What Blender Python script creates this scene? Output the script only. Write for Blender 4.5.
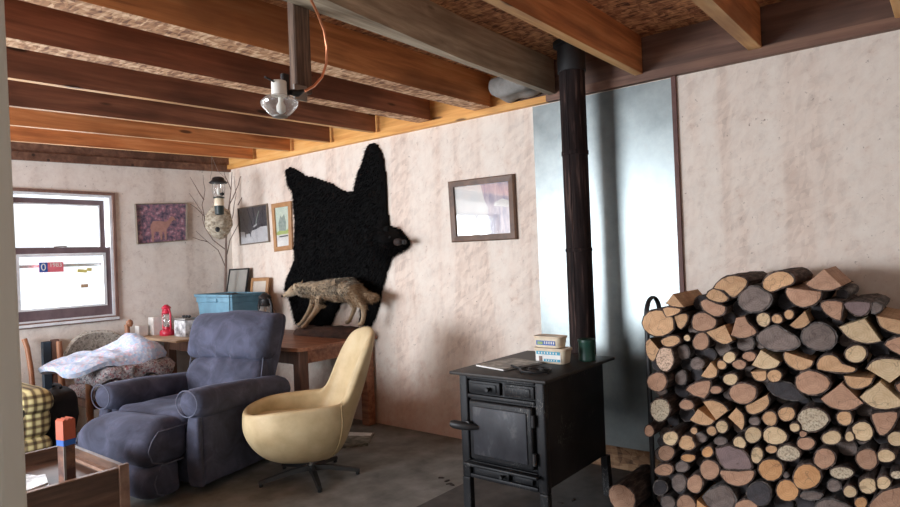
import bpy, bmesh, math, random
import numpy as np
from mathutils import Vector, Matrix, noise
random.seed(7)
S = bpy.context.scene
for o in list(bpy.data.objects): bpy.data.objects.remove(o)

# ---------------- camera ----------------
CAM_F, YAW, PITCH, ROLL = 630.744, math.radians(51.20109), math.radians(0.29631), math.radians(-2.28402)
EYE = Vector((0, 0, 1.42))
FW = Vector((math.sin(YAW)*math.cos(PITCH), math.cos(YAW)*math.cos(PITCH), math.sin(PITCH)))
R0 = Vector((math.cos(YAW), -math.sin(YAW), 0)); U0 = R0.cross(FW)
RT = R0*math.cos(ROLL)+U0*math.sin(ROLL); UP = -R0*math.sin(ROLL)+U0*math.cos(ROLL)
cam = bpy.data.objects.new('camera', bpy.data.cameras.new('camera'))
S.collection.objects.link(cam)
cam.matrix_world = Matrix(((RT.x, UP.x, -FW.x, EYE.x), (RT.y, UP.y, -FW.y, EYE.y), (RT.z, UP.z, -FW.z, EYE.z), (0, 0, 0, 1)))
cam.data.sensor_width = 36; cam.data.lens = CAM_F/900*36; cam.data.clip_start = .05
S.camera = cam

# ---------------- light ----------------
S.view_settings.view_transform = 'Standard'; S.view_settings.look = 'None'
S.view_settings.gamma = 1; S.view_settings.use_curve_mapping = False
S.view_settings.exposure = 0.12
W = bpy.data.worlds.new('overcast_sky'); S.world = W; W.use_nodes = True
W.node_tree.nodes['Background'].inputs[0].default_value = (.88, .94, 1, 1)
W.node_tree.nodes['Background'].inputs[1].default_value = 1.3
def area(name, loc, rot, sx, sy, power, col=(.86, .92, 1)):
    l = bpy.data.lights.new(name, 'AREA'); l.shape = 'RECTANGLE'; l.size = sx; l.size_y = sy; l.energy = power; l.color = col
    o = bpy.data.objects.new(name, l); S.collection.objects.link(o); o.location = loc; o.rotation_euler = rot
    return o
# daylight entering the windows (opposite wall, window wall, wall behind the camera)
area('daylight_side_window', (-2.42, 4.3, 1.45), (0, math.radians(-90), 0), 1.7, 2.5, 430)
area('daylight_near_window', (-2.42, 1.0, 1.45), (0, math.radians(-90), 0), 1.3, 1.6, 14)
area('daylight_end_window', (-.75, 6.36, 1.6), (math.radians(-90), 0, 0), 1.2, 1.1, 60)
area('daylight_small_window', (2.25, 6.30, 1.54), (math.radians(-90), 0, 0), .62, 1.0, 26)
area('daylight_back_window', (1.2, -2.32, 1.5), (math.radians(90), 0, 0), 1.5, 1.2, 6, (1, .93, .84))

# ---------------- helpers ----------------
def at(px, py, ax, v):
    d = FW*CAM_F+RT*(px-450)+UP*(253.5-py)
    return EYE+d*((v-EYE[ax])/d[ax])
def nodes_mat(name):
    m = bpy.data.materials.new(name); m.use_nodes = True
    nt = m.node_tree; return m, nt, nt.nodes['Principled BSDF']
def N(nt, typ, **kw):
    n = nt.nodes.new(typ)
    for k, v in kw.items():
        if k in n.inputs: n.inputs[k].default_value = v
        else: setattr(n, k, v)
    return n
def ramp(nt, stops, fac):
    r = nt.nodes.new('ShaderNodeValToRGB')
    while len(r.color_ramp.elements) < len(stops): r.color_ramp.elements.new(.5)
    for e, (p, c) in zip(r.color_ramp.elements, stops):
        e.position = p; e.color = (*c, 1)
    nt.links.new(fac, r.inputs[0]); return r
def coord(nt, scale, kind='Object', rot=(0, 0, 0)):
    t = nt.nodes.new('ShaderNodeTexCoord'); m = nt.nodes.new('ShaderNodeMapping')
    m.inputs['Scale'].default_value = scale; m.inputs['Rotation'].default_value = rot
    nt.links.new(t.outputs[kind], m.inputs[0]); return m.outputs[0]
def bump(nt, b, h, strength, dist=.01):
    n = N(nt, 'ShaderNodeBump'); n.inputs['Strength'].default_value = strength; n.inputs['Distance'].default_value = dist
    nt.links.new(h, n.inputs['Height']); nt.links.new(n.outputs[0], b.inputs['Normal'])
def mix(nt, a, b, fac, typ='MIX'):
    m = nt.nodes.new('ShaderNodeMix'); m.data_type = 'RGBA'; m.blend_type = typ
    for s, i in ((a, 6), (b, 7)):
        if isinstance(s, tuple): m.inputs[i].default_value = (*s, 1)
        else: nt.links.new(s, m.inputs[i])
    if isinstance(fac, (int, float)): m.inputs[0].default_value = fac
    else: nt.links.new(fac, m.inputs[0])
    return m.outputs[2]
def noisy(name, stops, scale=6, stretch=(1, 1, 1), rough=.7, bmp=.2, detail=6, metal=0, kind='Object', dist=.01, rnd=0, spec=None):
    m, nt, b = nodes_mat(name)
    c = coord(nt, stretch, kind)
    if rnd:
        oi = nt.nodes.new('ShaderNodeObjectInfo'); ad = nt.nodes.new('ShaderNodeVectorMath'); ad.operation = 'ADD'
        sc = nt.nodes.new('ShaderNodeVectorMath'); sc.operation = 'SCALE'; sc.inputs['Scale'].default_value = 37
        cb = nt.nodes.new('ShaderNodeCombineXYZ'); nt.links.new(oi.outputs['Random'], cb.inputs[0]); nt.links.new(oi.outputs['Random'], cb.inputs[1])
        nt.links.new(cb.outputs[0], sc.inputs[0]); nt.links.new(c, ad.inputs[0]); nt.links.new(sc.outputs[0], ad.inputs[1]); c = ad.outputs[0]
    n = N(nt, 'ShaderNodeTexNoise', Scale=scale, Detail=detail, Roughness=.6)
    nt.links.new(c, n.inputs['Vector'])
    r = ramp(nt, stops, n.outputs[0]); col = r.outputs[0]
    if rnd:
        h = nt.nodes.new('ShaderNodeHueSaturation'); nt.links.new(col, h.inputs['Color'])
        mr = N(nt, 'ShaderNodeMapRange'); mr.inputs['To Min'].default_value = 1-rnd; mr.inputs['To Max'].default_value = 1+rnd
        nt.links.new(oi.outputs['Random'], mr.inputs[0]); nt.links.new(mr.outputs[0], h.inputs['Value']); col = h.outputs[0]
    nt.links.new(col, b.inputs['Base Color']); b.inputs['Roughness'].default_value = rough; b.inputs['Metallic'].default_value = metal
    if spec is not None: b.inputs['Specular IOR Level'].default_value = spec
    if bmp: bump(nt, b, n.outputs[0], bmp, dist)
    return m
def plain(name, col, rough=.6, metal=0, **kw):
    c2 = tuple(min(1, x*1.12) for x in col); c1 = tuple(x*.88 for x in col)
    m = noisy(name, [(.35, c1), (.65, c2)], 9, (1, 1, 1), rough, .05, 3, metal)
    b = m.node_tree.nodes['Principled BSDF']
    for k, v in kw.items(): b.inputs[k.replace('_', ' ')].default_value = v
    return m

def osb(name, dark, mid, light, wash=None, scale=1.0, stretch=(1, 1, 1), bmp=.4, rough=.75, seams=None, lower=None):
    """oriented strand board: overlapping flakes, optionally under a worn whitewash"""
    m, nt, b = nodes_mat(name)
    outs = []
    for k, (s, rz) in enumerate(((34, .5), (27, -.7), (46, 1.4))):
        c = coord(nt, (stretch[0]*scale, stretch[1]*scale, stretch[2]*scale), 'Object', (rz if stretch[0] < stretch[1] else 0, 0 if stretch[0] < stretch[1] else 0, rz if stretch[2] < stretch[0] else 0))
        # one axis shortened after rotation gives elongated flakes
        mm = nt.nodes.new('ShaderNodeMapping'); mm.inputs['Scale'].default_value = (1, .3, 1) if k != 1 else (.35, 1, .4)
        nt.links.new(c, mm.inputs[0])
        wn = N(nt, 'ShaderNodeTexNoise', Scale=9.0, Detail=2.0); nt.links.new(mm.outputs[0], wn.inputs['Vector'])
        ad = nt.nodes.new('ShaderNodeVectorMath'); ad.operation = 'MULTIPLY_ADD'
        ad.inputs[1].default_value = (.06, .06, .06); nt.links.new(wn.outputs['Color'], ad.inputs[0]); nt.links.new(mm.outputs[0], ad.inputs[2])
        v = N(nt, 'ShaderNodeTexVoronoi', Scale=s*1.0); nt.links.new(ad.outputs[0], v.inputs['Vector'])
        sp = nt.nodes.new('ShaderNodeSeparateColor'); nt.links.new(v.outputs['Color'], sp.inputs[0]); outs.append(sp.outputs[0])
    a = nt.nodes.new('ShaderNodeMath'); a.operation = 'ADD'; nt.links.new(outs[0], a.inputs[0]); nt.links.new(outs[1], a.inputs[1])
    a2 = nt.nodes.new('ShaderNodeMath'); a2.operation = 'ADD'; nt.links.new(a.outputs[0], a2.inputs[0]); nt.links.new(outs[2], a2.inputs[1])
    a3 = nt.nodes.new('ShaderNodeMath'); a3.operation = 'DIVIDE'; nt.links.new(a2.outputs[0], a3.inputs[0]); a3.inputs[1].default_value = 3
    col = ramp(nt, [(.15, dark), (.45, mid), (.8, light)], a3.outputs[0]).outputs[0]
    if wash:
        c1 = coord(nt, (1, 1, 1)); n1 = N(nt, 'ShaderNodeTexNoise', Scale=11.0, Detail=10.0, Roughness=.75, Distortion=.2); nt.links.new(c1, n1.inputs['Vector'])
        c2 = coord(nt, (3.2, 3.2, .22)); n2 = N(nt, 'ShaderNodeTexNoise', Scale=1.9, Detail=2.0, Roughness=.4); nt.links.new(c2, n2.inputs['Vector'])
        f = ramp(nt, [(.28, (.20,)*3), (.40, (.72,)*3), (.52, (.86,)*3), (.64, (.97,)*3)], n1.outputs[0]).outputs[0]
        f2 = ramp(nt, [(.38, (.60,)*3), (.46, (.85,)*3), (.60, (1, 1, 1))], n2.outputs[0]).outputs[0]
        fac = mix(nt, f, f2, 1.0, 'MULTIPLY')
        col = mix(nt, col, wash, fac)
        # small dark dings and nail heads
        c3 = coord(nt, (1, 1, 1)); v3 = N(nt, 'ShaderNodeTexNoise', Scale=30.0, Detail=6.0, Roughness=.75); nt.links.new(c3, v3.inputs['Vector'])
        d = ramp(nt, [(.30, (1, 1, 1)), (.37, (0, 0, 0))], v3.outputs[0]).outputs[0]
        col = mix(nt, col, tuple(x*.45 for x in mid), d)
        if lower:                                        # old water staining near the floor
            t = nt.nodes.new('ShaderNodeTexCoord'); s = nt.nodes.new('ShaderNodeSeparateXYZ'); nt.links.new(t.outputs['Object'], s.inputs[0])
            ad = nt.nodes.new('ShaderNodeMath'); ad.operation = 'MULTIPLY_ADD'; ad.inputs[1].default_value = .9
            nt.links.new(n1.outputs[0], ad.inputs[0]); nt.links.new(s.outputs[2], ad.inputs[2])
            g = ramp(nt, [(.35, (.85,)*3), (1.0, (0, 0, 0))], ad.outputs[0]).outputs[0]
            col = mix(nt, col, lower, g)
    if seams:                                            # joints between 4 ft sheets
        ax, vals = seams
        t = nt.nodes.new('ShaderNodeTexCoord'); s = nt.nodes.new('ShaderNodeSeparateXYZ'); nt.links.new(t.outputs['Object'], s.inputs[0])
        for v in vals:
            c = nt.nodes.new('ShaderNodeMath'); c.operation = 'COMPARE'; c.inputs[1].default_value = v; c.inputs[2].default_value = .003
            nt.links.new(s.outputs[ax], c.inputs[0]); col = mix(nt, col, (.16, .10, .08), c.outputs[0])
    nt.links.new(col, b.inputs['Base Color']); b.inputs['Roughness'].default_value = rough
    bump(nt, b, a3.outputs[0], bmp, .004)
    return m

# ---------------- materials ----------------
M = {}
M['wall'] = osb('whitewashed_strand_board', (.36, .21, .15), (.56, .38, .29), (.74, .56, .45), wash=(.83, .745, .655), bmp=.06, stretch=(.9, 1, 1), lower=(.62, .36, .27))
M['wall_end'] = osb('whitewashed_strand_board_end', (.36, .26, .22), (.52, .42, .36), (.64, .54, .47), wash=(.84, .79, .73), bmp=.06)
M['ceil'] = osb('bare_strand_board', (.12, .042, .018), (.46, .185, .08), (.80, .44, .21), bmp=.7, scale=1.7)
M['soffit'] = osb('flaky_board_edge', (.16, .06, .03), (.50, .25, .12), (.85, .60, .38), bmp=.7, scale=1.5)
M['osb_low'] = osb('bare_strand_board_low', (.08, .04, .02), (.26, .14, .07), (.42, .26, .14), bmp=.4)
def lumber(name, a, b_, c, ay=0):
    m, nt, b = nodes_mat(name)
    oi = nt.nodes.new('ShaderNodeObjectInfo'); cb = nt.nodes.new('ShaderNodeCombineXYZ'); mu = nt.nodes.new('ShaderNodeMath'); mu.operation = 'MULTIPLY'; mu.inputs[1].default_value = 60
    nt.links.new(oi.outputs['Random'], mu.inputs[0]); nt.links.new(mu.outputs[0], cb.inputs[0]); nt.links.new(mu.outputs[0], cb.inputs[1])
    def coord(nt, s):
        t = nt.nodes.new('ShaderNodeTexCoord'); a_ = nt.nodes.new('ShaderNodeVectorMath'); a_.operation = 'ADD'; mp = nt.nodes.new('ShaderNodeMapping'); mp.inputs['Scale'].default_value = s
        nt.links.new(t.outputs['Object'], mp.inputs[0]); nt.links.new(mp.outputs[0], a_.inputs[0]); nt.links.new(cb.outputs[0], a_.inputs[1]); return a_.outputs[0]
    v = coord(nt, (7, .45, 7) if ay else (.45, 7, 7)); n = N(nt, 'ShaderNodeTexNoise', Scale=3.0, Detail=8.0, Roughness=.62, Distortion=.4); nt.links.new(v, n.inputs['Vector'])
    v2 = coord(nt, (3, 1, 3) if ay else (1, 3, 3)); n2 = N(nt, 'ShaderNodeTexNoise', Scale=1.3, Detail=3.0); nt.links.new(v2, n2.inputs['Vector'])
    v3 = coord(nt, (9, 2.2, 9) if ay else (2.2, 9, 9)); kn = N(nt, 'ShaderNodeTexVoronoi', Scale=.8); nt.links.new(v3, kn.inputs['Vector'])
    col = ramp(nt, [(.3, a), (.52, b_), (.72, c)], n.outputs[0]).outputs[0]
    col = mix(nt, col, tuple(x*.5 for x in a), ramp(nt, [(.35, (.6,)*3), (.5, (0, 0, 0))], n2.outputs[0]).outputs[0])
    col = mix(nt, col, tuple(x*.25 for x in a), ramp(nt, [(.07, (.9,)*3), (.12, (0, 0, 0))], kn.outputs['Distance']).outputs[0])
    nt.links.new(col, b.inputs['Base Color']); b.inputs['Roughness'].default_value = .62
    bump(nt, b, n.outputs[0], .25, .004); return m
M['joist'] = lumber('orange_spruce', (.34, .11, .035), (.60, .225, .075), (.76, .36, .15))
M['joist_dark'] = lumber('browned_spruce', (.13, .05, .028), (.25, .098, .055), (.37, .165, .09))
M['joist_grey'] = lumber('weathered_grey_lumber', (.24, .18, .12), (.42, .34, .24), (.62, .52, .38))
M['joist_pale'] = lumber('pale_spruce_plank', (.42, .30, .18), (.60, .46, .30), (.70, .57, .40))
M['plate'] = lumber('golden_spruce', (.60, .25, .06), (.80, .40, .11), (.90, .54, .2), 1)
M['joist_edge'] = lumber('pale_joist_underside', (.50, .22, .08), (.74, .42, .17), (.88, .60, .30))  # paler tone for the undersides of the narrow joists
M['plate_dark'] = lumber('brown_plate', (.10, .045, .028), (.18, .09, .058), (.28, .15, .095), 1)
M['brown_post'] = noisy('old_brown_post', [(.3, (.035, .02, .013)), (.5, (.10, .06, .04)), (.7, (.20, .13, .09))], 5, (12, 12, .8), .8, .5)
M['floor'] = noisy('worn_grey_floor_covering', [(.3, (.10, .098, .09)), (.5, (.17, .168, .155)), (.72, (.25, .25, .235))], 5, (1, 1, 1), .82, .15, 10)
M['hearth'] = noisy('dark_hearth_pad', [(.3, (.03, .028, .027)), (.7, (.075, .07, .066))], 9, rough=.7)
M['cream_paint'] = noisy('cream_painted_wood', [(.3, (.74, .73, .63)), (.7, (.84, .83, .74))], 4, (3, 3, .5), .55, .08)
M['maroon'] = noisy('dark_maroon_paint', [(.3, (.11, .075, .085)), (.7, (.19, .135, .145))], 8, rough=.5, bmp=.05)
M['brown_trim'] = noisy('brown_window_trim', [(.3, (.13, .07, .055)), (.7, (.24, .14, .11))], 8, (6, 6, 1), .6, .1)
M['white_vinyl'] = plain('white_sash_paint', (.72, .75, .78), .4)
M['dark_metal'] = noisy('black_cast_iron', [(.3, (.012, .012, .013)), (.7, (.035, .034, .035))], 14, rough=.5, bmp=.2, metal=.35)
def stove_mat():
    m, nt, b = nodes_mat('worn_black_stove_iron')
    c = coord(nt, (1, 1, 1)); n = N(nt, 'ShaderNodeTexNoise', Scale=7.0, Detail=8.0, Roughness=.65); nt.links.new(c, n.inputs['Vector'])
    col = ramp(nt, [(.3, (.004, .004, .005)), (.7, (.016, .016, .018))], n.outputs[0]).outputs[0]
    c2 = coord(nt, (1, 1, .45), rot=(.5, 0, 0)); w = N(nt, 'ShaderNodeTexNoise', Scale=22.0, Detail=3.0, Roughness=.4, Distortion=2.5); nt.links.new(c2, w.inputs['Vector'])
    sc = ramp(nt, [(.488, (0, 0, 0)), (.5, (.9,)*3), (.512, (0, 0, 0))], w.outputs[0]).outputs[0]
    msk = ramp(nt, [(.54, (.02,)*3), (.66, (.8,)*3)], N2(nt, c, 4.2)).outputs[0]
    f = mix(nt, sc, msk, 1.0, 'MULTIPLY'); col = mix(nt, col, (.30, .28, .25), f)
    nt.links.new(col, b.inputs['Base Color']); b.inputs['Roughness'].default_value = .52; b.inputs['Metallic'].default_value = .1; b.inputs['Specular IOR Level'].default_value = .3
    bump(nt, b, n.outputs[0], .04, .003); return m
def N2(nt, c, s):
    n = N(nt, 'ShaderNodeTexNoise', Scale=s, Detail=2.0); nt.links.new(c, n.inputs['Vector']); return n.outputs[0]
M['stove'] = stove_mat()
M['stove_panel'] = noisy('greyish_worn_door_iron', [(.3, (.018, .018, .021)), (.6, (.035, .035, .041)), (.72, (.085, .083, .085))], 11, (1, 1, .6), .5, .05, 9, .1, dist=.002, spec=.3)
M['stove_top'] = noisy('brown_black_hot_plate', [(.3, (.012, .010, .009)), (.6, (.032, .026, .023)), (.8, (.065, .048, .04))], 6, rough=.55, metal=.2, bmp=.15)
M['pipe'] = noisy('dark_stove_pipe', [(.35, (.007, .004, .004)), (.55, (.022, .013, .012)), (.72, (.13, .08, .065))], 5, (9, 9, .6), .8, .3, metal=.0, spec=.2)
def steel():
    m, nt, b = nodes_mat('galvanised_sheet_steel')
    c = coord(nt, (1, 1, 1)); n = N(nt, 'ShaderNodeTexNoise', Scale=5.0, Detail=7.0, Roughness=.7); nt.links.new(c, n.inputs['Vector'])
    col = ramp(nt, [(.3, (.24, .275, .275)), (.7, (.35, .385, .38))], n.outputs[0]).outputs[0]
    v = N(nt, 'ShaderNodeTexNoise', Scale=9.0, Detail=4.0, Roughness=.7, Distortion=1.2); nt.links.new(coord(nt, (1, 1.5, .9), rot=(.8, 0, 0)), v.inputs['Vector'])
    d = ramp(nt, [(.595, (0, 0, 0)), (.66, (.7,)*3)], v.outputs[0]).outputs[0]
    col = mix(nt, col, (.30, .32, .31), d)
    nt.links.new(col, b.inputs['Base Color']); b.inputs['Metallic'].default_value = .93
    r = ramp(nt, [(.3, (.34,)*3), (.7, (.42,)*3)], n.outputs[0]).outputs[0]; nt.links.new(r, b.inputs['Roughness']); return m
M['steel'] = steel()
M['reddish_strip'] = noisy('rust_red_strip', [(.3, (.07, .025, .02)), (.7, (.15, .06, .045))], 9, rough=.6)
def velvet(name, a, b_, c):
    m, nt, b = nodes_mat(name)
    n = N(nt, 'ShaderNodeTexNoise', Scale=5.5, Detail=6.0, Roughness=.6, Distortion=.8); nt.links.new(coord(nt, (1, 1, 1)), n.inputs['Vector'])
    n2 = N(nt, 'ShaderNodeTexNoise', Scale=120.0, Detail=2.0); nt.links.new(coord(nt, (1, 1, 1)), n2.inputs['Vector'])
    nt.links.new(ramp(nt, [(.3, a), (.52, b_), (.78, c)], n.outputs[0]).outputs[0], b.inputs['Base Color'])
    b.inputs['Roughness'].default_value = .85; b.inputs['Sheen Weight'].default_value = .15; b.inputs['Sheen Roughness'].default_value = .4
    b.inputs['Sheen Tint'].default_value = (.62, .68, .95, 1); b.inputs['Specular IOR Level'].default_value = .15
    bump(nt, b, n2.outputs[0], .25, .002); return m
M['velvet'] = velvet('blue_grey_velour', (.040, .042, .060), (.068, .072, .106), (.125, .133, .20))
M['velvet_pipe'] = plain('pale_blue_piping', (.10, .108, .155), .8)
M['cream_cloth'] = noisy('cream_vinyl_upholstery', [(.3, (.46, .34, .18)), (.55, (.60, .47, .27)), (.8, (.68, .56, .36))], 5, rough=.6, bmp=.08)
M['cream_seam'] = plain('dark_cream_seam', (.42, .30, .15), .7)
M['black_plastic'] = plain('black_painted_steel', (.03, .03, .03), .4, .4)
M['chrome'] = plain('chrome_column', (.55, .55, .55), .25, .95)
M['table'] = noisy('reddish_brown_table_wood', [(.3, (.18, .065, .034)), (.52, (.36, .15, .08)), (.75, (.50, .25, .14))], 4, (8, .8, 8), .42, .12)
M['table_dark'] = noisy('dark_table_leg_wood', [(.3, (.07, .035, .025)), (.7, (.19, .09, .055))], 5, (8, 8, .8), .55, .15)
M['table_light'] = noisy('light_board_wood', [(.3, (.34, .22, .13)), (.7, (.55, .39, .25))], 5, (8, .8, 8), .6, .1)
M['bear'] = plain('black_bear_hide', (.004, .004, .004), .9)
M['bear'].node_tree.nodes['Principled BSDF'].inputs['Specular IOR Level'].default_value = .12
M['bear_fur'] = noisy('black_bear_fur', [(.3, (.003, .003, .0035)), (.7, (.008, .007, .007))], 8, rough=.9, bmp=0, spec=.05)
M['snout'] = plain('brown_bear_snout', (.022, .012, .010), .8)
M['coyote'] = noisy('tan_coyote_hide', [(.3, (.28, .19, .11)), (.7, (.50, .39, .26))], 12, rough=.85, bmp=.2)
def coy_fur():
    m, nt, b = nodes_mat('grizzled_coyote_fur')
    a = nt.nodes.new('ShaderNodeVertexColor'); a.layer_name = 'fur'
    nt.links.new(a.outputs[0], b.inputs['Base Color']); b.inputs['Roughness'].default_value = .8; b.inputs['Specular IOR Level'].default_value = .2
    return m
M['coyote_fur'] = coy_fur()
M['nose'] = plain('black_nose', (.008, .007, .007), .7)
M['slab'] = noisy('dark_bark_slab', [(.3, (.025, .012, .007)), (.7, (.10, .048, .03))], 9, (1, 1, 3), .85, .5)
M['twig'] = noisy('grey_brown_twig', [(.3, (.12, .08, .065)), (.7, (.25, .18, .15))], 20, rough=.8)
M['nest'] = noisy('papery_wasp_nest', [(.3, (.16, .12, .085)), (.5, (.42, .36, .27)), (.7, (.66, .60, .48))], 26, (1, 1, 1.4), .9, .6, 5)
M['tote'] = plain('blue_plastic_tote', (.13, .27, .36), .45)
M['tote_in'] = plain('dark_blue_plastic', (.03, .05, .075), .5)
M['red'] = plain('red_enamel', (.50, .02, .05), .35)
M['white'] = plain('white_card', (.80, .78, .74), .6)
M['green'] = plain('dark_green_enamel', (.012, .055, .038), .4)
M['greenblack'] = plain('green_black_enamel', (.02, .035, .035), .4)
M['ivory'] = plain('ivory_plastic', (.78, .67, .50), .45)
M['ivory_lid'] = plain('ivory_lid_plastic', (.72, .58, .42), .4)
M['lblue'] = plain('blue_label_ink', (.02, .10, .38), .5)
M['teal'] = plain('teal_label_ink', (.04, .32, .46), .5)
M['lwhite'] = plain('white_label', (.75, .74, .70), .5)
M['lgreen'] = plain('green_label_ink', (.25, .38, .12), .5)
M['sred'] = plain('red_sticker_ink', (.72, .16, .20), .5)
M['yellow'] = plain('yellow_sticker_ink', (.70, .62, .20), .5)
M['black'] = plain('black_matt', (.012, .012, .013), .6)
M['cloth_black'] = plain('black_cloth', (.012, .012, .016), .9)
M['walnut'] = noisy('walnut_frame_wood', [(.3, (.06, .028, .015)), (.7, (.17, .085, .045))], 12, rough=.4, bmp=.08)
M['oak'] = noisy('oak_frame_wood', [(.3, (.34, .16, .06)), (.7, (.50, .27, .12))], 12, rough=.45, bmp=.08)
M['thin_frame'] = plain('thin_greyish_frame', (.22, .18, .14), .4)
M['copper'] = plain('copper_tube', (.62, .25, .13), .3, .85)
M['pewter'] = plain('grey_metal', (.32, .31, .29), .4, .7)
M['mantle'] = plain('white_mantle', (.75, .73, .66), .8)
M['insul'] = noisy('dusty_insulation_wrap', [(.3, (.17, .16, .145)), (.7, (.34, .32, .30))], 9, rough=.9, bmp=.5)
M['chest'] = noisy('dark_brown_chest_wood', [(.3, (.05, .026, .017)), (.55, (.11, .058, .037)), (.8, (.19, .11, .07))], 4, (1, 1, 9), .5, .15)
M['chest_edge'] = noisy('worn_chest_edge', [(.3, (.16, .085, .055)), (.7, (.32, .2, .14))], 8, (2, 2, 2), .5, .1)
M['paper'] = noisy('magazine_paper', [(.35, (.12, .12, .14)), (.5, (.55, .55, .56)), (.62, (.82, .82, .84))], 14, rough=.35, bmp=0)
M['paper_dark'] = noisy('dark_magazine_cover', [(.35, (.05, .05, .045)), (.5, (.16, .15, .11)), (.68, (.40, .38, .33))], 16, rough=.4, bmp=0)
M['orange_wood'] = noisy('orange_brown_chair_wood', [(.3, (.25, .095, .045)), (.7, (.42, .19, .09))], 9, (3, 3, .6), .45, .1)
M['carton_red'] = plain('orange_red_carton', (.42, .09, .045), .5)
M['carton_brown'] = noisy('brown_carton_print', [(.4, (.055, .022, .018)), (.6, (.20, .09, .05))], 12, rough=.45, bmp=0)
M['debris'] = plain('bark_crumb', (.03, .022, .018), .9)
def glass(name, rough=.02, col=(1, 1, 1), alpha=None):
    m, nt, b = nodes_mat(name)
    b.inputs['Base Color'].default_value = (*col, 1); b.inputs['Roughness'].default_value = rough
    b.inputs['Transmission Weight'].default_value = 1; b.inputs['IOR'].default_value = 1.45
    if alpha:
        nt.nodes.remove(b); t = nt.nodes.new('ShaderNodeBsdfTransparent'); g = nt.nodes.new('ShaderNodeBsdfGlossy'); g.inputs['Roughness'].default_value = rough
        mx = nt.nodes.new('ShaderNodeMixShader'); mx.inputs[0].default_value = alpha
        nt.links.new(t.outputs[0], mx.inputs[1]); nt.links.new(g.outputs[0], mx.inputs[2])
        nt.links.new(mx.outputs[0], nt.nodes['Material Output'].inputs[0])
    return m
M['pane'] = glass('window_glass', .0, alpha=.04)
M['pic_glass'] = glass('picture_glass', .02, alpha=.07)
M['glare_glass'] = glass('glossy_picture_glass', .04, alpha=.13)
def globe_glass():
    m, nt, b = nodes_mat('clear_globe_glass'); nt.nodes.remove(b)
    t = N(nt, 'ShaderNodeBsdfTransparent'); d = N(nt, 'ShaderNodeBsdfDiffuse'); d.inputs[0].default_value = (.85, .82, .76, 1)
    g = N(nt, 'ShaderNodeBsdfGlossy'); g.inputs['Roughness'].default_value = .08
    lw = N(nt, 'ShaderNodeLayerWeight', Blend=.35); r = ramp(nt, [(0, (.10,)*3), (1, (.75,)*3)], lw.outputs['Facing'])
    m1 = N(nt, 'ShaderNodeMixShader'); m1.inputs[0].default_value = .55; nt.links.new(d.outputs[0], m1.inputs[1]); nt.links.new(g.outputs[0], m1.inputs[2])
    m2 = N(nt, 'ShaderNodeMixShader'); nt.links.new(r.outputs[0], m2.inputs[0]); nt.links.new(t.outputs[0], m2.inputs[1]); nt.links.new(m1.outputs[0], m2.inputs[2])
    nt.links.new(m2.outputs[0], nt.nodes['Material Output'].inputs[0]); return m
M['bulb_glass'] = globe_glass()
def quilt_mat(name, base, cols, s):
    m, nt, b = nodes_mat(name)
    v = N(nt, 'ShaderNodeTexVoronoi', Scale=s); nt.links.new(coord(nt, (1, 1, 1)), v.inputs['Vector'])
    sp = nt.nodes.new('ShaderNodeSeparateColor'); nt.links.new(v.outputs['Color'], sp.inputs[0])
    r = ramp(nt, [(.0, cols[0]), (.3, cols[1]), (.55, base), (.8, cols[2])], sp.outputs[0]); r.color_ramp.interpolation = 'CONSTANT'
    n = N(nt, 'ShaderNodeTexNoise', Scale=60.0, Detail=3.0); nt.links.new(coord(nt, (1, 1, 1)), n.inputs['Vector'])
    col = mix(nt, r.outputs[0], base, ramp(nt, [(.45, (0, 0, 0)), (.6, (1, 1, 1))], n.outputs[0]).outputs[0])
    nt.links.new(col, b.inputs['Base Color']); b.inputs['Roughness'].default_value = .9; bump(nt, b, v.outputs['Distance'], .4, .006); return m
M['quilt'] = quilt_mat('pale_blue_quilt', (.55, .62, .78), ((.70, .74, .84), (.40, .55, .76), (.72, .55, .64)), 42)
M['quilt2'] = quilt_mat('red_brown_patterned_blanket', (.30, .28, .29), ((.24, .09, .10), (.44, .41, .40), (.10, .10, .12)), 75)
def plaid():
    m, nt, b = nodes_mat('yellow_brown_plaid')
    cs = []
    for rot, s in (((0, 0, 0), 9.0), ((0, math.pi/2, 0), 9.0)):
        w = N(nt, 'ShaderNodeTexWave', Scale=1.6 if rot[1] else 1.6); w.wave_profile = 'SIN'
        nt.links.new(coord(nt, (4, 0, 0) if not rot[1] else (4, 4, 4), rot=rot), w.inputs['Vector'])
        cs.append(ramp(nt, [(.15, (.26, .21, .15)), (.42, (.66, .60, .38)), (.8, (.86, .82, .60))], w.outputs[0]).outputs[0])
    nt.links.new(mix(nt, cs[0], cs[1], 1.0, 'MULTIPLY'), b.inputs['Base Color']); b.inputs['Roughness'].default_value = .95; return m
M['plaid'] = plaid()
M['quilt3'] = quilt_mat('grey_beige_floral_fabric', (.36, .33, .28), ((.16, .14, .12), (.46, .42, .36), (.27, .24, .20)), 60)
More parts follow.
